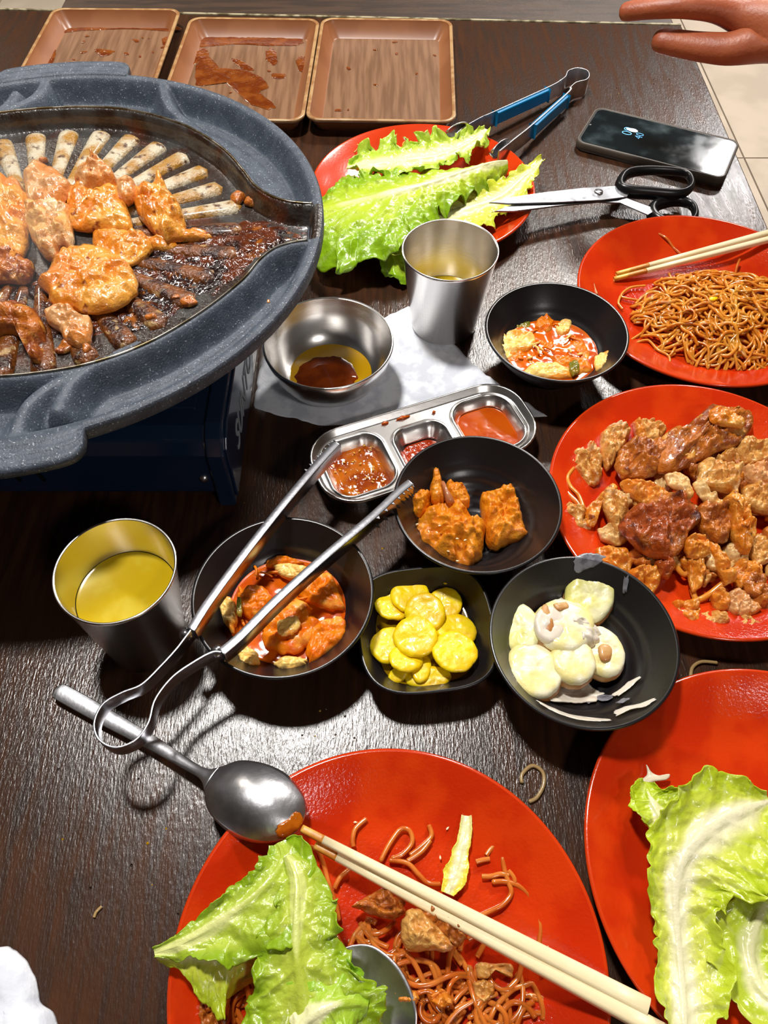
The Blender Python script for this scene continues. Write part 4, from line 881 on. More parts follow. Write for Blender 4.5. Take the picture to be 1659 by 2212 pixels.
# small pieces underneath
for i in range(80):
    a = mr.uniform(0, 6.28); r = mr.random()**.5*.072; x, y = mp[0]+.006+r*math.cos(a)*1.0, mp[1]-.004+r*math.sin(a)*.98
    blob('chicken_piece', rpoly(x, y, mr.uniform(.007, .013), mr.uniform(.005, .009), mr.uniform(0, 3.1), i, mr.choice((5, 6, 7)), .28), zp+mr.uniform(0, .006), mr.uniform(.006, .011), M[mr.choice(('ch_tan', 'ch_tan', 'ch_orange', 'ch_dark', 'mush'))], 100+i, n=34, rings=9, px=False, crum=.5, edge=.12, fr=200, sharp=.6, crease=.4,
         label='small cut piece in the lower layer of the grilled chicken plate', cat='chicken', group='small pieces under the grilled chicken')
MT = [
 ([(1233, 1000), (1240, 975), (1265, 955), (1285, 958), (1298, 985), (1302, 1010), (1292, 1035), (1275, 1038), (1255, 1020)], .006, .013, 'ch_tan', 'tan chicken cube at the far left of the plated pile'),
 ([(1300, 935), (1318, 922), (1352, 918), (1360, 932), (1350, 960), (1335, 985), (1315, 1008), (1305, 985)], .007, .014, 'ch_tan', 'wedge shaped chicken piece at the upper left of the plated pile'),
 ([(1368, 912), (1380, 905), (1395, 925), (1402, 948), (1385, 950), (1372, 932)], .008, .009, 'ch_orange', 'small orange chicken sliver beside the wedge shaped piece'),
 ([(1385, 910), (1410, 904), (1430, 910), (1436, 930), (1425, 948), (1405, 948), (1390, 930)], .008, .012, 'ch_tan', 'round tan chicken piece at the top of the plated pile'),
 ([(1338, 975), (1360, 955), (1395, 950), (1430, 955), (1438, 985), (1425, 1010), (1400, 1022), (1350, 1026), (1336, 1000)], .014, .014, 'ch_dark', 'browned left end of the long slab across the plated pile'),
 ([(1425, 960), (1450, 930), (1480, 918), (1510, 900), (1540, 878), (1580, 882), (1600, 885), (1620, 890), (1615, 925), (1595, 950), (1560, 965), (1520, 985), (1470, 1005), (1430, 1010)], .018, .014, 'ch_dark', 'long browned chicken slab across the top of the plated pile'),
 ([(1535, 885), (1555, 878), (1580, 890), (1610, 912), (1600, 920), (1560, 914), (1538, 905)], .034, .007, 'ch_orange', 'smooth orange fold lying on the long browned slab'),
 ([(1595, 960), (1610, 948), (1640, 950), (1665, 958), (1670, 985), (1640, 995), (1610, 990), (1595, 975)], .014, .012, 'ch_tan', 'translucent tan piece at the right end of the long slab'),
 ([(1515, 1000), (1525, 990), (1560, 1000), (1600, 1010), (1598, 1035), (1590, 1060), (1550, 1052), (1515, 1045)], .022, .012, 'ch_tan', 'square folded chicken piece right of the pile centre'),
 ([(1440, 1025), (1455, 1018), (1480, 1030), (1500, 1060), (1492, 1072), (1465, 1055), (1445, 1040)], .024, .008, 'mush', 'pale smooth strip in the middle of the plated pile'),
 ([(1500, 1042), (1512, 1040), (1535, 1065), (1562, 1085), (1560, 1094), (1530, 1085), (1508, 1062)], .026, .007, 'mush', 'thin white crescent strip in the middle of the plated pile'),
 ([(1345, 1040), (1380, 1035), (1420, 1045), (1440, 1065), (1420, 1085), (1390, 1085), (1360, 1060)], .017, .011, 'ch_orange', 'orange chicken chunk under the long slab'),
 ([(1352, 1130), (1362, 1105), (1400, 1085), (1430, 1065), (1470, 1062), (1485, 1085), (1505, 1100), (1510, 1120), (1490, 1140), (1480, 1165), (1460, 1190), (1440, 1195), (1400, 1185), (1365, 1160)], .022, .016, 'ch_char', 'dark caramelised chicken slab in the centre of the plated pile'),
 ([(1510, 1090), (1540, 1085), (1575, 1095), (1580, 1130), (1575, 1160), (1550, 1165), (1520, 1140), (1508, 1115)], .018, .015, 'ch_dark', 'dark chicken block right of the caramelised slab'),
 ([(1565, 1080), (1580, 1068), (1605, 1075), (1620, 1110), (1632, 1150), (1620, 1185), (1600, 1180), (1585, 1150), (1580, 1110)], .020, .015, 'ch_orange', 'tall golden chicken piece near the right frame edge'),
 ([(1610, 1050), (1640, 1045), (1670, 1060), (1670, 1100), (1640, 1100), (1612, 1080)], .018, .013, 'ch_tan', 'pale topped chicken chunk at the right frame edge'),
 ([(1612, 1005), (1640, 998), (1670, 1002), (1670, 1040), (1640, 1045), (1618, 1030)], .018, .013, 'ch_pale', 'whitish chicken chunk at the right frame edge above the pale topped one'),
 ([(1215, 1085), (1230, 1085), (1260, 1095), (1280, 1115), (1275, 1138), (1245, 1138), (1222, 1115)], .008, .011, 'ch_tan', 'light curled piece at the left rim of the pile'),
 ([(1265, 1100), (1290, 1075), (1320, 1045), (1335, 1050), (1325, 1070), (1300, 1095), (1290, 1125), (1272, 1130)], .012, .009, 'ch_orange', 'forked golden strip left of the pile centre'),
 ([(1305, 1060), (1330, 1060), (1355, 1085), (1358, 1120), (1340, 1140), (1320, 1120), (1305, 1090)], .014, .012, 'ch_tan', 'translucent golden onion piece left of the caramelised slab'),
 ([(1295, 1140), (1315, 1130), (1345, 1145), (1355, 1165), (1330, 1172), (1300, 1160)], .010, .010, 'mush', 'small pale chunks left below the caramelised slab'),
 ([(1290, 1185), (1320, 1178), (1355, 1182), (1365, 1210), (1358, 1235), (1320, 1222), (1292, 1210)], .010, .012, 'ch_orange', 'orange chicken piece behind the potato bowl'),
 ([(1358, 1235), (1385, 1225), (1422, 1225), (1425, 1255), (1410, 1280), (1380, 1262), (1360, 1250)], .010, .012, 'ch_orange', 'bow shaped orange piece beside the potato bowl rim'),
 ([(1362, 1190), (1380, 1185), (1400, 1210), (1405, 1225), (1385, 1222), (1368, 1208)], .012, .009, 'ch_dark', 'small brown sliver behind the bow shaped piece'),
 ([(1425, 1195), (1450, 1198), (1455, 1225), (1445, 1245), (1430, 1240), (1418, 1215)], .018, .010, 'ch_char', 'dark dangling flap below the caramelised slab'),
 ([(1480, 1170), (1505, 1155), (1530, 1165), (1535, 1190), (1510, 1200), (1490, 1195)], .024, .010, 'ch_orange', 'knotted golden piece below the dark block'),
 ([(1490, 1195), (1510, 1195), (1522, 1225), (1518, 1260), (1500, 1270), (1490, 1235)], .014, .010, 'ch_orange', 'hanging golden strip below the knotted piece'),
 ([(1530, 1170), (1552, 1180), (1580, 1220), (1590, 1245), (1570, 1255), (1545, 1215)], .018, .010, 'ch_orange', 'long golden strand leaning right below the dark block'),
 ([(1520, 1195), (1540, 1195), (1552, 1215), (1550, 1232), (1530, 1222)], .017, .006, 'mush', 'pale diamond sliver between the golden strands'),
 ([(1565, 1180), (1590, 1172), (1615, 1185), (1615, 1205), (1590, 1212), (1570, 1200)], .012, .010, 'mush', 'shiny translucent onion under the tall golden piece'),
 ([(1620, 1170), (1650, 1160), (1672, 1175), (1670, 1205), (1640, 1215), (1622, 1195)], .012, .012, 'ch_tan', 'knobbly tan piece at the right frame edge'),
 ([(1590, 1215), (1620, 1210), (1645, 1225), (1640, 1255), (1610, 1260), (1590, 1245)], .010, .010, 'ch_orange', 'golden crumpled piece at the lower right of the pile'),
 ([(1454, 1300), (1480, 1296), (1510, 1298), (1512, 1325), (1505, 1345), (1485, 1350), (1468, 1325)], .007, .010, 'ch_orange', 'square orange piece alone near the plate edge'),
 ([(1515, 1325), (1535, 1318), (1572, 1322), (1575, 1340), (1550, 1358), (1528, 1350)], .008, .010, 'ch_tan', 'oval tan piece next to the lone square one'),
 ([(1538, 1280), (1552, 1270), (1575, 1285), (1572, 1310), (1552, 1312), (1540, 1298)], .008, .010, 'ch_orange', 'small curled orange piece near the bottom of the pile'),
 ([(1568, 1290), (1590, 1270), (1615, 1285), (1640, 1315), (1620, 1330), (1590, 1325), (1575, 1310)], .008, .010, 'ch_pale', 'flat light brown piece at the bottom of the pile'),
 ([(1585, 1345), (1605, 1328), (1640, 1335), (1660, 1345), (1650, 1365), (1620, 1368), (1595, 1358)], .008, .009, 'ch_tan', 'crumbly tan cluster nearest the plate rim'),
 ([(1620, 1275), (1650, 1262), (1675, 1280), (1670, 1310), (1640, 1305)], .009, .010, 'ch_dark', 'dark brown chunk at the lower right frame edge')]
for i, (pts, z, th, m, lb) in enumerate(MT):
    mx, my = np.mean(pts, 0); pts = [(mx+(x-mx)*1.10, my+(y-my)*1.10) for x, y in pts]; chk(pts, z, th, m, 200+i, lb, n=76, rings=16, crum=.42, edge=.06, fr=150)
for i, (l, lb) in enumerate([([(1240, 1010, .014), (1226, 1030, .016), (1232, 1050, .016), (1250, 1070, .016), (1262, 1100, .018)], 'thin golden strand at the left of the plated pile'), ([(1216, 1045, .012), (1225, 1065, .014), (1245, 1085, .015), (1258, 1105, .016)], 'brown twisted strand at the left rim of the pile'), ([(1495, 1272, .012), (1505, 1295, .011), (1530, 1285, .012), (1560, 1262, .016), (1585, 1250, .018)], 'hooked golden strand near the bottom of the pile'), ([(1455, 1215, .016), (1475, 1240, .014), (1492, 1236, .014)], 'short fat golden strip under the dark slab')]): noodle(l, .0022 if i else .0016, name='mushroom_strand', m='noodle2' if i == 1 else 'noodle', label=lb, cat='mushroom strand')

# ------------------------------------------------------------------ kimchi
def juice(c, z, r, label, m='kimjus', squash=(1, 1), sh=(0, 0)):
    V = []; n = 72; S = list(np.linspace(.001, .94, 16))+[.98, 1]
    for s in S:
        for a in np.linspace(0, 2*math.pi, n, endpoint=False):
            rr = r*s*(1+.04*vn([math.cos(a)*2, math.sin(a)*2, c[0]*50], 2)); x, y = c[0]+sh[0]+rr*squash[0]*math.cos(a), c[1]+sh[1]+rr*squash[1]*math.sin(a); V.append((x, y, z+.0006*float(fbm([x*140, y*140, 1.], 3))*(s < .97)-.0006*(s == 1)))
    mesh('kimchi_juice', V, [(i*n+j, (i+1)*n+j, (i+1)*n+(j+1) % n, i*n+(j+1) % n) for i in range(len(S)-1) for j in range(n)], M[m], label=label, cat='juice', kind='stuff')
juice(BW['kimt'], .0215, .0408, 'orange kimchi juice in the bowl beside the noodle plate')
juice(BW['kim'], .0220, .0412, 'orange kimchi juice in the bowl under the tongs')
KT = [([(1070, 730), (1080, 718), (1115, 712), (1150, 718), (1160, 735), (1150, 755), (1120, 760), (1095, 775), (1078, 760)], .014, .009, 'kimpale', 'large pale yellow kimchi leaf on the left of the noodle side bowl'),
 ([(1080, 745), (1100, 750), (1130, 760), (1165, 765), (1160, 790), (1130, 790), (1095, 785)], .012, .008, 'kim', 'spiced orange kimchi leaf below the large pale one'),
 ([(1130, 800), (1160, 782), (1200, 785), (1232, 798), (1230, 815), (1180, 818), (1140, 812)], .015, .009, 'kimpale', 'pale kimchi stem at the near edge of the noodle side bowl'),
 ([(1160, 690), (1180, 680), (1195, 692), (1190, 715), (1170, 722), (1155, 706)], .014, .008, 'kim', 'curled orange kimchi piece at the far side of the noodle side bowl'),
 ([(1200, 705), (1215, 688), (1235, 695), (1228, 720), (1205, 722)], .014, .007, 'kimpale', 'small white kimchi stem near the far side of the noodle side bowl'),
 ([(1115, 698), (1145, 690), (1150, 710), (1120, 712), (1105, 706)], .014, .005, 'kimgreen', 'dark green onion at the far left of the noodle side bowl'),
 ([(1240, 725), (1262, 735), (1275, 765), (1265, 785), (1245, 765), (1235, 745)], .014, .006, 'kim', 'translucent orange kimchi leaf at the right of the noodle side bowl'),
 ([(1285, 770), (1300, 762), (1322, 758), (1318, 780), (1298, 802), (1285, 795)], .019, .007, 'kimpale', 'pale kimchi tip leaning on the right wall of the noodle side bowl'),
 ([(1190, 770), (1225, 768), (1270, 778), (1282, 800), (1250, 812), (1225, 798), (1200, 790)], .014, .008, 'kim', 'seed speckled kimchi shreds at the near right of the noodle side bowl'),
 ([(1232, 780), (1248, 776), (1252, 800), (1240, 810), (1230, 800)], .019, .005, 'kimgreen', 'green onion bit among the speckled kimchi shreds'),
 ([(1165, 735), (1185, 728), (1200, 745), (1190, 762), (1170, 760)], .013, .006, 'kim', 'orange kimchi strip in the middle of the noodle side bowl'),
 ([(470, 1300), (480, 1282), (500, 1290), (512, 1315), (512, 1350), (500, 1362), (482, 1340)], .020, .010, 'kimpale', 'pale kimchi stem at the left of the bowl under the tongs'),
 ([(510, 1285), (535, 1262), (575, 1270), (590, 1300), (580, 1330), (545, 1340), (520, 1320)], .018, .010, 'kim', 'wrinkled orange kimchi leaf at the upper left of the bowl under the tongs'),
 ([(590, 1222), (620, 1216), (660, 1222), (672, 1240), (650, 1255), (620, 1250), (598, 1238)], .019, .009, 'kimpale', 'bright pale kimchi stem at the far side between the tong arms'),
 ([(570, 1215), (600, 1202), (640, 1208), (655, 1215), (620, 1220), (585, 1225)], .018, .008, 'kim', 'orange kimchi edge at the far side of the bowl under the tongs'),
 ([(512, 1292), (520, 1290), (524, 1320), (520, 1332), (510, 1325)], .027, .004, 'kimgreen', 'green onion sliver on the kimchi under the tongs'),
 ([(640, 1250), (680, 1235), (715, 1240), (735, 1275), (740, 1310), (700, 1315), (660, 1300), (640, 1280)], .018, .011, 'kim', 'glossy orange kimchi leaf at the right under the near tong arm'),
 ([(560, 1340), (590, 1300), (640, 1290), (680, 1320), (690, 1360), (660, 1400), (610, 1410), (570, 1390)], .018, .012, 'kim', 'big wet kimchi leaf in the middle of the bowl under the tongs'),
 ([(670, 1350), (700, 1340), (735, 1325), (750, 1350), (735, 1390), (700, 1415), (670, 1430), (655, 1410)], .018, .010, 'kim', 'fringed kimchi leaf at the near right of the bowl under the tongs'),
 ([(505, 1395), (525, 1388), (555, 1410), (562, 1440), (545, 1448), (520, 1430)], .020, .010, 'kimpale', 'pale kimchi end at the near left of the bowl under the tongs'),
 ([(590, 1430), (620, 1415), (665, 1425), (650, 1442), (610, 1448)], .019, .008, 'kimpale', 'pale kimchi end at the near side of the bowl under the tongs'),
 ([(600, 1340), (640, 1330), (650, 1350), (630, 1372), (600, 1370)], .027, .005, 'kimpale', 'light patch of kimchi leaf on top in the bowl under the tongs')]
for i, (pts, z, th, m, lb) in enumerate(KT): blob('kimchi_piece', pts, z+.0050, th*.62, M[m], 300+i, n=60, rings=14, crum=.4, edge=.1, fr=170, sharp=.4, flat=.9, label=lb, cat='kimchi')
kr = random.Random(9)
for k in range(44):
    top = k < 18; c = np.array(BW['kimt'] if top else BW['kim']); a = kr.uniform(0, 6.28); r = kr.random()**.5*.034; x, y = c+r*np.array([math.cos(a), math.sin(a)]); h = (.0255 if top else .029)-.003*(r/.027); th = kr.uniform(0, 3.14); L_ = kr.uniform(.005, .013); bnd = kr.uniform(-.002, .002)
    noodle([(x, y, h), (x+L_/2*math.cos(th)-bnd*math.sin(th), y+L_/2*math.sin(th)+bnd*math.cos(th), h+.0012), (x+L_*math.cos(th), y+L_*math.sin(th), h-.001)], kr.uniform(.0007, .0012), name='kimchi_shred', m=kr.choice(('kim', 'kim', 'kimpale')), px=False, n=12,
           label='thin shred on the kimchi %s' % ('beside the noodle plate' if top else 'under the tongs'), cat='kimchi', group='thin shreds on the kimchi %s' % ('beside the noodle plate' if top else 'under the tongs'))

# ------------------------------------------------------------------ braised meat
BR = [([(905, 1020), (925, 1008), (928, 1010), (940, 1030), (942, 1070), (935, 1090), (938, 1110), (925, 1100), (928, 1060)], 0, 0, '', ''),
 ([(890, 1080), (900, 1062), (925, 1058), (936, 1070), (932, 1095), (915, 1112), (895, 1108)], .017, .016, 'brais', 'small crumbly orange lump at the left of the braised meat'),
 ([(928, 1055), (934, 1032), (938, 1008), (948, 1010), (954, 1035), (960, 1075), (948, 1085), (932, 1080)], .024, .012, 'brais', 'upright orange horn of the braised meat'),
 ([(965, 1042), (985, 1040), (1005, 1052), (1016, 1075), (1010, 1088), (985, 1090), (966, 1075)], .020, .014, 'brais', 'smooth golden flap behind the large braised lump'),
 ([(890, 1135), (905, 1115), (935, 1095), (958, 1075), (985, 1082), (1015, 1100), (1048, 1125), (1050, 1150), (1046, 1180), (1030, 1205), (1015, 1220), (985, 1215), (950, 1200), (915, 1185), (892, 1160)], .008, .026, 'brais', 'large braised orange meat lump sprinkled with sesame'),
 ([(1036, 1075), (1048, 1058), (1075, 1058), (1090, 1052), (1110, 1050), (1118, 1080), (1130, 1120), (1142, 1150), (1130, 1162), (1095, 1168), (1070, 1178), (1050, 1165), (1046, 1130)], .007, .024, 'brais', 'square braised orange meat lump on the right')]
for i, (pts, z, th, m, lb) in enumerate(BR[1:]): blob('braised_meat', pts, z, th, M[m], 400+i, n=110, rings=22, crum=.30, edge=.07, fr=110, flat=.2, label=lb, cat='braised meat')
blob('bone', [(952, 1042), (960, 1040), (972, 1070), (982, 1082), (965, 1082), (958, 1062)], .030, .006, M['bone'], 3, n=26, rings=8, label='pinkish sinew between the upright horn and the golden flap', cat='bone')
for i, (x, y, a) in enumerate([(927, 1138, -1.2), (950, 1135, .3), (944, 1150, -.8), (1007, 1152, -.4), (988, 1163, -.1), (1005, 1166, .5), (970, 1181, -.3), (934, 1190, -.9), (990, 1202, -.1), (902, 1122, .3)]):
    p = P(x, y, .034); seed(p[0], p[1], .0335-.006*(y > 1175)-.006*(x < 935), a, 'sesame seed on the large braised meat lump', 'sesame seeds on the braised meat')

# ------------------------------------------------------------------ yellow pickled radish
def disc(name, x, y, z, rx, ry, ang, th, m, sd, label, cat, tilt=(0, 0), px=True, **k):
    c = P(x, y, z+th)[:2]; return blob(name, [(c[0]+rx*math.cos(a)*math.cos(ang)-ry*math.sin(a)*math.sin(ang), c[1]+rx*math.cos(a)*math.sin(ang)+ry*math.sin(a)*math.cos(ang)) for a in np.linspace(0, 2*math.pi, 14, endpoint=False)], z, th, M[m], sd, px=False, flat=1.6, label=label, cat=cat, slope=tilt, n=64, rings=14, **k)
RD = [(850, 1300, .016, .0145, .015, 'leftmost radish slice tucked behind the others'), (886, 1282, .019, .0150, .0140, 'farthest radish slice with seeds showing'), (962, 1300, .017, .0125, .0125, 'radish slice at the far right edge of the heap'), (918, 1320, .022, .0155, .0140, 'radish slice lying across the far middle'), (985, 1358, .018, .0150, .0135, 'radish slice behind the big round one on the right'),
      (845, 1392, .020, .0150, .0140, 'radish slice at the near left with a pointed edge'), (897, 1372, .025, .0150, .0155, 'topmost radish slice in the middle of the heap'), (877, 1420, .021, .0110, .0120, 'radish slice hanging toward the near left'), (983, 1404, .024, .0160, .0155, 'big round radish slice on the right'), (925, 1462, .014, .0160, .0085, 'nearest radish slice, folded'), (860, 1455, .014, .0080, .0055, 'small curled radish strip at the near left'), (910, 1440, .016, .0120, .0070, 'radish slice mostly hidden under the topmost one')]
for i, (x, y, z, rx, ry, lb) in enumerate(RD): disc('radish_slice', x, y, z-.003, rx*.97, ry*.97, i*.7, .003, 'rad', 500+i, 'yellow '+lb, 'pickled radish', tilt=((i*37 % 7-3)*.05, (i*23 % 7-3)*.05), crum=.25, edge=.035, fr=110)
p = P(962, 1256, .02); blob('radish_crumb', rpoly(p[0], p[1], .002, .0015, 0, 3), .018, .0012, M['rad'], 3, n=16, rings=6, px=False, label='tiny radish crumb near the far side of the square dish', cat='pickled radish')

# ------------------------------------------------------------------ creamy potatoes
def potato(x, y, z, rx, ry, ang, th, sd, label, tilt=(0, 0), face='pot', skin=True):
    c = P(x, y, z+th)[:2]; rx *= 1.16; ry *= 1.16; t = thing('potato_slice', (c[0], c[1], z), label, 'potato'); n = 44
    ol = lambda k: [(c[0]+rx*k*math.cos(a)*math.cos(ang)-ry*k*math.sin(a)*math.sin(ang), c[1]+rx*k*math.cos(a)*math.sin(ang)+ry*k*math.sin(a)*math.cos(ang)) for a in np.linspace(0, 2*math.pi, 12, endpoint=False)]
    blob('skin', ol(1.0), z, th*.85, M['potskin'], sd, px=False, flat=.3, n=n, rings=12, parent=t, slope=tilt, crum=.06, edge=.04)
    blob('cut_face', ol(.95), z+th*.45, th*.55, M[face], sd, px=False, flat=1.4, n=n, rings=12, parent=t, slope=tilt, crum=.14, edge=.04, fr=120)
potato(1122, 1352, .016, .0135, .0165, .1, .013, 1, 'potato slice with brown skin at the far left of the bowl', (.25, 0), 'potgreen')
potato(1190, 1345, .022, .0100, .0130, -.2, .013, 2, 'small dressing-coated potato with a brown skin stripe', (-.1, 0), 'mayo')
potato(1220, 1345, .020, .0190, .0175, .2, .014, 3, 'broad white coated potato in the middle of the heap', (0, .0), 'pot')
potato(1275, 1282, .020, .0150, .0175, -.3, .012, 4, 'greenish yellow potato slice farthest up the heap', (.15, .2), 'potgreen')
potato(1156, 1440, .016, .0165, .0185, .2, .015, 5, 'nearest round potato slice facing up', (-.08, -.1))
potato(1240, 1420, .018, .0135, .0155, .0, .014, 6, 'yellowish coated potato slice behind the nearest one', (.05, 0))
potato(1302, 1402, .014, .0130, .0165, .3, .012, 7, 'potato half with brown hollow at the right of the heap', (.2, .1), 'pot')
for pts, z, lb in (([(1168, 1318), (1180, 1305), (1192, 1325), (1196, 1355), (1186, 1368), (1172, 1350)], .0345, 'orange brown skin stripe on the small coated potato'), ([(1078, 1340), (1088, 1328), (1094, 1350), (1096, 1385), (1088, 1396), (1078, 1372)], .0225, 'brown skin edge of the far left potato'), ([(1196, 1305), (1222, 1300), (1228, 1312), (1206, 1318)], .0345, 'thin tan streak on the broad white potato'), ([(1245, 1242), (1270, 1232), (1300, 1240), (1290, 1247), (1262, 1243)], .0325, 'thin brown skin line on the farthest potato')):
    blob('skin_patch', pts, z-.0012, .0018, M['potskin'], 3, n=26, rings=8, edge=.12, label=lb, cat='potato skin')
blob('skin_patch', [(1292, 1400), (1305, 1390), (1322, 1400), (1318, 1425), (1300, 1425)], .0255, .003, M['potskin'], 3, n=26, rings=8, label='brown skin hollow on the rightmost potato', cat='potato skin')
def bowlz(c):
    def f(x, y):
        q = min(1, max(0, (math.hypot(x-c[0], y-c[1])-.018)/.0406)); return .0056+.0408*q**1.38
    return f
MY = [([(1200, 1300), (1240, 1296), (1285, 1345), (1292, 1385), (1262, 1400), (1230, 1380), (1205, 1350)], .020, .013, 'thick white dressing coating the middle of the potato heap'),
      ([(1165, 1500), (1200, 1475), (1250, 1455), (1290, 1470), (1305, 1495), (1285, 1512), (1240, 1525), (1195, 1518)], .014, .003, 'pool of white dressing in front of the potatoes'),
      ([(1318, 1504), (1335, 1494), (1352, 1480), (1374, 1476), (1356, 1496), (1332, 1510)], .014, .0014, 'white dressing streak right of the pool'),
      ([(1285, 1490), (1305, 1498), (1318, 1508), (1300, 1520), (1282, 1510), (1270, 1524), (1262, 1512)], .013, .0014, 'torn dressing edge between the pool and the streak'),
      ([(1318, 1545), (1340, 1534), (1375, 1532), (1398, 1530), (1380, 1545), (1350, 1548), (1325, 1558)], .024, .0014, 'white dressing smear on the near wall of the potato bowl'),
      ([(1155, 1520), (1195, 1535), (1240, 1552), (1295, 1560), (1290, 1568), (1235, 1562), (1180, 1542)], .028, .0014, 'long white dressing smear along the near rim of the potato bowl'),
      ([(1326, 1524), (1342, 1516), (1353, 1520), (1338, 1529)], .018, .0014, 'small white dressing dot on the near wall of the potato bowl'),
      ([(1234, 1224), (1262, 1214), (1296, 1222), (1284, 1236), (1245, 1242)], .034, .0008, 'thin white dressing smear on the far wall of the potato bowl'),
      ([(1332, 1280), (1340, 1282), (1341, 1300), (1334, 1298)], .022, .0010, 'tiny white dressing spot right of the farthest potato')]
for i, (pts, z, th, lb) in enumerate(MY): blob('dressing', pts, z, th, M['film' if i in (3, 6, 7, 8) else 'mayo'], 520+i, n=60, rings=12, crum=.3, edge=.2, fr=150, drape=bowlz(BW['pot']) if i else None, label=lb, cat='dressing')

# ------------------------------------------------------------------ lower right plate
leaf('lettuce_leaf', [(1760, 2190, .024), (1700, 2180, .024), (1640, 2130, .022), (1620, 2050, .020), (1640, 1980, .022), (1680, 1900, .026), (1720, 1850, .024)], [.010, .016, .022, .026, .022, .022, .006], [.004, .012, .018, .020, .020, .020, .006], 31, 'torn yellow and pale pink lettuce leaf at the right frame edge', white=.6, frill=.006, cup=.003, green=(190, 200, 60), minz=.008)
leaf('lettuce_leaf', [(1475, 2290, .030), (1476, 2200, .030), (1468, 2100, .026), (1460, 2000, .026), (1458, 1920, .028), (1478, 1850, .031), (1530, 1790, .032), (1600, 1750, .028), (1660, 1730, .022)],
     [.012, .012, .014, .015, .017, .020, .026, .020, .005], [.014, .016, .021, .023, .026, .036, .046, .040, .012], 32, 'broad pale lettuce leaf with a thick white rib on the lower right plate', frill=.005, cup=.006, white=.9, ribw=.2, nv=210, nu=70, green=(184, 202, 40), mid=(212, 216, 96), pale=(232, 226, 190), ff=.8, minz=.008)
leaf('lettuce_leaf', [(1440, 1800, .020), (1420, 1755, .022), (1400, 1715, .020), (1395, 1690, .016)], [.010, .014, .014, .004], [.014, .018, .012, .004], 33, 'folded green lettuce edge at the far left of the broad leaf', frill=.005, white=.0, green=(176, 198, 30), minz=.012)
blob('lettuce_scrap', [(1372, 1702), (1385, 1685), (1398, 1672), (1396, 1650), (1408, 1668), (1425, 1675), (1446, 1672), (1440, 1684), (1410, 1690), (1390, 1700)], .012, .0016, M['white_leaf'], 3, n=50, rings=8, crum=.4, label='small white lettuce scrap above the broad leaf', cat='lettuce scrap')

# ------------------------------------------------------------------ bottom plate
z = .009
BN = [([(792, 1768), (768, 1790), (762, 1815), (764, 1830)], 'short curved noodle standing alone near the chopstick tips'), ([(822, 1862), (840, 1825), (865, 1792), (885, 1795), (890, 1820), (870, 1845), (845, 1855)], 'looped noodle just above the chopsticks'), ([(926, 1782), (932, 1805), (915, 1825), (885, 1848)], 'noodle ending right of the loop'), ([(930, 1815), (910, 1840), (880, 1860)], 'pale noodle crossing the loop'), ([(840, 1858), (880, 1865), (905, 1890), (925, 1908), (952, 1910)], 'wavy noodle running from the loop to the lettuce rib'),
      ([(660, 1830), (685, 1835), (700, 1870), (710, 1910), (725, 1950), (732, 1990)], 'long noodle arching beside the lettuce'), ([(732, 1980), (715, 2005), (712, 2040), (722, 2080)], 'noodle turning down beside the lettuce edge'), ([(758, 1875), (735, 1895), (722, 1920)], 'short noodle left of the lower chopstick'),
      ([(1078, 1818), (1062, 1832), (1050, 1848)], 'upper short noodle stub on the right'), ([(1058, 1855), (1042, 1858), (1028, 1862)], 'middle short noodle stub on the right'), ([(1040, 1893), (1060, 1893), (1082, 1888), (1100, 1892)], 'straight noodle stub on the right'), ([(1085, 1850), (1090, 1880), (1098, 1905), (1104, 1930), (1085, 1955), (1055, 1970), (1030, 1982)], 'bent noodle standing over the others on the right'), ([(1062, 1905), (1095, 1905), (1130, 1920), (1155, 1955), (1168, 2000), (1165, 2040), (1170, 2080), (1172, 2110)], 'long noodle curving down the right side of the plate'), ([(1098, 1880), (1110, 1895), (1112, 1908)], 'tiny noodle stub beside the bent one'),
      ([(1048, 2035), (1040, 2050), (1030, 2068)], 'shiny short noodle below the chopsticks'), ([(1130, 2060), (1120, 2110), (1095, 2140), (1080, 2170), (1010, 2200)], 'long noodle leading down to the bottom edge'), ([(1022, 1995), (1040, 2010), (1010, 2030)], 'noodle peeking from under the browned meat')]
for l, lb in BN: noodle([(x, y, z) for x, y in l], .0015, m='noodle2', label=lb, cat='noodle')
def heap2(cx, cy, rx, ry, n0, sd, h0, label):
    rng = random.Random(sd); b = MB(); c = P(cx, cy, .012)
    for i in range(n0):
        a = rng.uniform(0, 6.28); r = rng.random()**.6; x, y = c[0]+rx*r*math.cos(a), c[1]+ry*r*math.sin(a); th = rng.uniform(0, 6.28); k = rng.uniform(-150, 150); pts = []; off = rng.random()
        for j in range(rng.randint(9, 18)):
            e = ((x-c[0])/rx)**2+((y-c[1])/ry)**2; pts.append((x, y, .0075+h0*max(0, 1-e)*off)); th += k*.0035; k += rng.uniform(-40, 40)
            if e > .95: th = math.atan2(c[1]-y, c[0]-x)+rng.uniform(-.9, .9); k = 0
            x += .0035*math.cos(th); y += .0035*math.sin(th)
        b.tube(crom(pts, len(pts)*2), rng.uniform(.0013, .0017), 7)
    b.make('noodle_heap', M['noodle2'], label=label, cat='noodles', kind='stuff')
heap2(860, 2110, .046, .030, 46, 4, .012, 'tangle of sauced noodles in the middle of the bottom plate')
heap2(1040, 2190, .040, .020, 26, 6, .007, 'smaller tangle of sauced noodles at the bottom frame edge')
heap2(490, 2120, .018, .024, 20, 8, .012, 'noodles tucked inside the folded lettuce on the bottom plate')
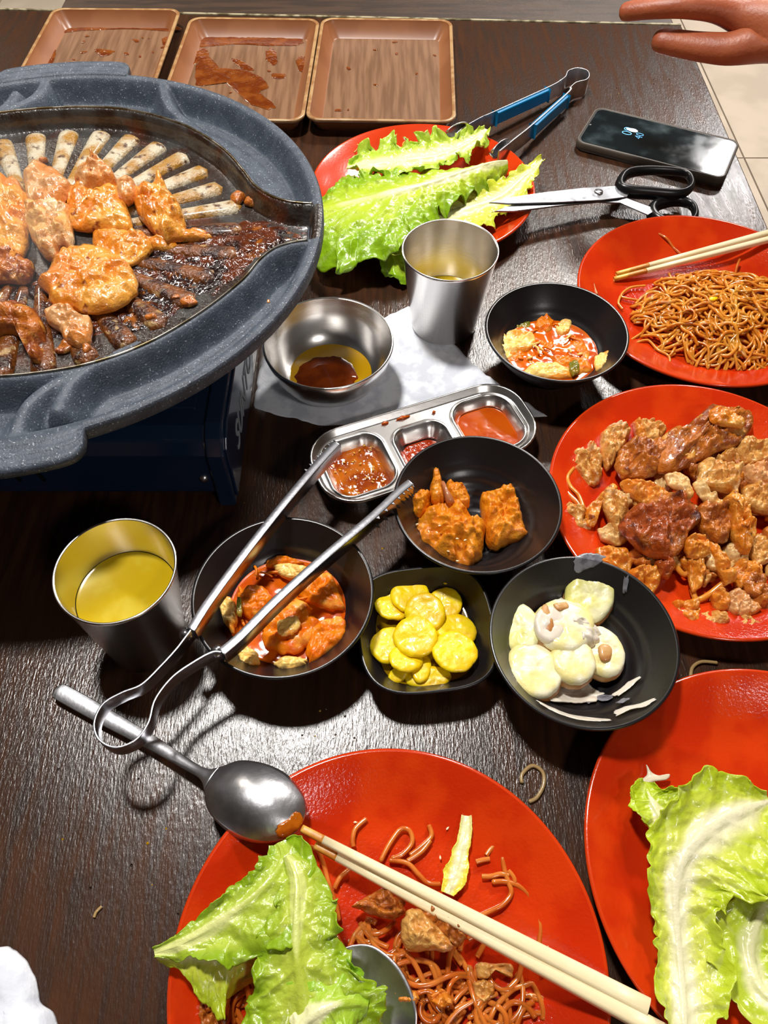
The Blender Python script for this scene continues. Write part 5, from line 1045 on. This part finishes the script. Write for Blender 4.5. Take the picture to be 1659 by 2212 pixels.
for i, (pts, zz, th, m, lb) in enumerate([
 ([(762, 1958), (790, 1935), (825, 1920), (860, 1930), (880, 1945), (872, 1975), (840, 1985), (800, 1975)], .015, .010, 'ch_dark', 'dark browned meat piece under the lower chopstick'),
 ([(905, 1950), (920, 1945), (945, 1965), (985, 1985), (1005, 2010), (1008, 2035), (985, 2045), (950, 2010), (910, 1980)], .018, .010, 'ch_dark', 'brown crusty strip behind the fatty meat slice'),
 ([(870, 1985), (885, 1965), (910, 1965), (935, 1985), (965, 2020), (985, 2045), (960, 2056), (920, 2052), (880, 2055), (865, 2025)], .020, .011, 'ch_tan', 'fatty tan meat slice on the noodles of the bottom plate'),
 ([(850, 2145), (870, 2130), (900, 2140), (908, 2160), (890, 2175), (862, 2170)], .016, .009, 'ch_orange', 'bumpy orange crumb next to the face-up spoon'),
 ([(930, 2150), (955, 2135), (980, 2155), (978, 2170), (950, 2178), (932, 2165)], .014, .008, 'ch_orange', 'orange crumb right of the bumpy one'),
 ([(1028, 2085), (1040, 2078), (1060, 2080), (1105, 2080), (1112, 2095), (1105, 2112), (1090, 2100), (1065, 2095), (1052, 2115), (1035, 2112)], .008, .006, 'ch_tan', 'arched golden scrap below the chopsticks'),
 ([(1022, 2125), (1045, 2115), (1068, 2125), (1065, 2155), (1045, 2168), (1025, 2155)], .008, .009, 'ch_tan', 'round knobbly golden scrap under the arched one'),
 ([(432, 2160), (460, 2130), (490, 2140), (495, 2180), (480, 2240), (440, 2230), (428, 2190)], .014, .012, 'ch_dark', 'reddish meat piece inside the folded lettuce')]): chk(pts, zz, th, m, 600+i, lb, name='meat_piece', cat='meat', n=80, rings=18, crum=.35, edge=.09, fr=170)
leaf('lettuce_leaf', [(338, 2062, .034), (400, 2052, .036), (460, 2052, .034), (520, 2060, .030), (560, 2090, .024)], [.002, .008, .012, .014, .004], [.003, .014, .028, .026, .008], 41, 'yellow green inner fold of the lettuce wrap at the left plate rim', frill=.003, cup=-.004, white=.3, green=(176, 194, 36), mid=(206, 208, 80), ff=.7)
leaf('lettuce_leaf', [(336, 2060, .036), (400, 2035, .040), (470, 1990, .042), (540, 1940, .043), (590, 1890, .042), (610, 1850, .038), (600, 1822, .034)], [.0025, .006, .008, .010, .010, .009, .004], [.0025, .010, .020, .030, .030, .018, .006], 42, 'green lettuce leaf stretching from the left rim to the spoon tip', frill=.005, cup=.002, white=.15, ribw=.06, pale=(216, 220, 140), green=(136, 168, 26), mid=(176, 194, 66), nv=190, nu=64)
leaf('lettuce_leaf', [(620, 1850, .040), (640, 1900, .044), (640, 1970, .046), (640, 2050, .046), (650, 2130, .044), (660, 2210, .040), (680, 2300, .034)], [.004, .012, .018, .022, .030, .038, .03], [.004, .008, .014, .022, .034, .044, .04], 43, 'large crinkled lettuce leaf filling the bottom of the near plate', frill=.005, cup=-.004, white=.0, ribw=.035, pale=(206, 214, 120), green=(138, 168, 26), mid=(178, 194, 66), nv=210, nu=70)
leaf('lettuce_leaf', [(640, 2230, .042), (680, 2190, .045), (725, 2170, .045), (765, 2165, .042), (795, 2172, .038)], [.014, .018, .020, .018, .006], [.014, .018, .020, .018, .006], 44, 'frilly lettuce tip lying over the face-up spoon', frill=.006, cup=-.003, white=.0, green=(130, 180, 34), mid=(170, 200, 60))
leaf('lettuce_scrap', [(1006, 1764, .010), (1004, 1800, .010), (994, 1850, .010), (982, 1890, .010), (968, 1932, .010)], [.003, .0040, .0050, .0070, .004], [.003, .0040, .0050, .0070, .004], 45, 'white lettuce rib scrap with a yellow green end on the bottom plate', cat='lettuce scrap', frill=.002, cup=.002, white=1.0, ribw=.8, green=(226, 214, 60), mid=(234, 226, 130), nv=60, nu=20)
for i, (x, y) in enumerate([(768, 1776), (967, 1789), (951, 1852), (990, 1880), (655, 1752), (1184, 2044), (754, 2034), (1148, 2150), (490, 2118)]):
    p = P(x, y, .009); seed(p[0], p[1], .0085 if i not in (5,) else .010, i*.8, 'pale sesame seed on the bottom plate', 'sesame seeds on the bottom plate')

# ------------------------------------------------------------------ bits on the table
noodle([(1127, 1692, .0015), (1128, 1672, .0015), (1150, 1654, .0015), (1172, 1668, .0015), (1174, 1695, .0015), (1160, 1722, .0015), (1142, 1732, .0015)], .0013, m='noodlepale', label='hooked pale noodle dropped on the table between two red plates', cat='noodle')
noodle([(1492, 1462, .0015), (1496, 1442, .0015), (1515, 1430, .0015), (1550, 1432, .0015)], .0013, m='noodlepale', label='curved pale noodle on the table near the potato bowl', cat='noodle')
noodle([(203, 1982, .001), (208, 1970, .001), (220, 1958, .001)], .0009, m='noodlepale', label='tiny noodle crumb on the bare wood at the lower left', cat='noodle')
wr = random.Random(17)
for i in range(70):
    x, y = wr.choice([(wr.uniform(40, 420), wr.uniform(1650, 2180)), (wr.uniform(480, 800), wr.uniform(1500, 1600)), (wr.uniform(780, 860), wr.uniform(1140, 1220)), (wr.uniform(1300, 1460), wr.uniform(170, 240)), (wr.uniform(420, 700), wr.uniform(1040, 1120))])
    p = P(x, y, 0); r = wr.uniform(.0004, .0009); b = MB(); b.lathe([(0, r*.7), (r*.6, r*.55), (r, .0)], (p[0], p[1], 0), 10)
    b.make('water_drop', M['oil'] if i % 5 == 0 else M['water'], label='tiny droplet on the dark table', cat='droplet', group='droplets on the table')

# ------------------------------------------------------------------ steam over the grill
def steam():
    b = MB(); c = P(30, 470, .20); G = []
    for a in np.linspace(.02, math.pi-.02, 16):
        k = -np.linspace(0, 2*math.pi, 28, endpoint=False); rr = 1+.15*np.sin(k*3+a*2); G.append(np.c_[c[0]-.01+.055*math.sin(a)*np.cos(k)*rr, c[1]+.06*math.sin(a)*np.sin(k)*rr, np.full(28, c[2]-.055*math.cos(a))])
    b.grid(G, cv=True); b.F += [tuple(range(28)), tuple(range(15*28, 16*28))[::-1]]
    m = bpy.data.materials.new('steam'); m.use_nodes = True; N = m.node_tree.nodes; L = m.node_tree.links; N.remove(N['Principled BSDF']); v = N.new('ShaderNodeVolumePrincipled')
    v.inputs['Color'].default_value = (1, 1, 1, 1); v.inputs['Anisotropy'].default_value = .2
    tc = N.new('ShaderNodeTexCoord'); n = N.new('ShaderNodeTexNoise'); n.inputs['Scale'].default_value = 26; n.inputs['Detail'].default_value = 2; L.new(tc.outputs['Object'], n.inputs['Vector'])
    g = N.new('ShaderNodeVectorMath'); g.operation = 'LENGTH'; mp = N.new('ShaderNodeMapping'); mp.inputs['Location'].default_value = (0, 0, -.055/.06); mp.inputs['Scale'].default_value = (1/.055, 1/.06, 1/.06); L.new(tc.outputs['Object'], mp.inputs[0]); L.new(mp.outputs[0], g.inputs[0])
    r1 = N.new('ShaderNodeMapRange'); r1.inputs[1].default_value = 1.0; r1.inputs[2].default_value = .3; L.new(g.outputs['Value'], r1.inputs[0])
    r2 = N.new('ShaderNodeMapRange'); r2.inputs[1].default_value = .38; r2.inputs[2].default_value = .66; r2.inputs[4].default_value = 7.; L.new(n.outputs['Fac'], r2.inputs[0])
    mu = N.new('ShaderNodeMath'); mu.operation = 'MULTIPLY'; L.new(r1.outputs[0], mu.inputs[0]); L.new(r2.outputs[0], mu.inputs[1]); L.new(mu.outputs[0], v.inputs['Density']); L.new(v.outputs[0], N['Material Output'].inputs['Volume'])
    b.make('steam', m, label='thin wisp of steam rising from the left of the grill pan', cat='steam', kind='stuff')
steam()
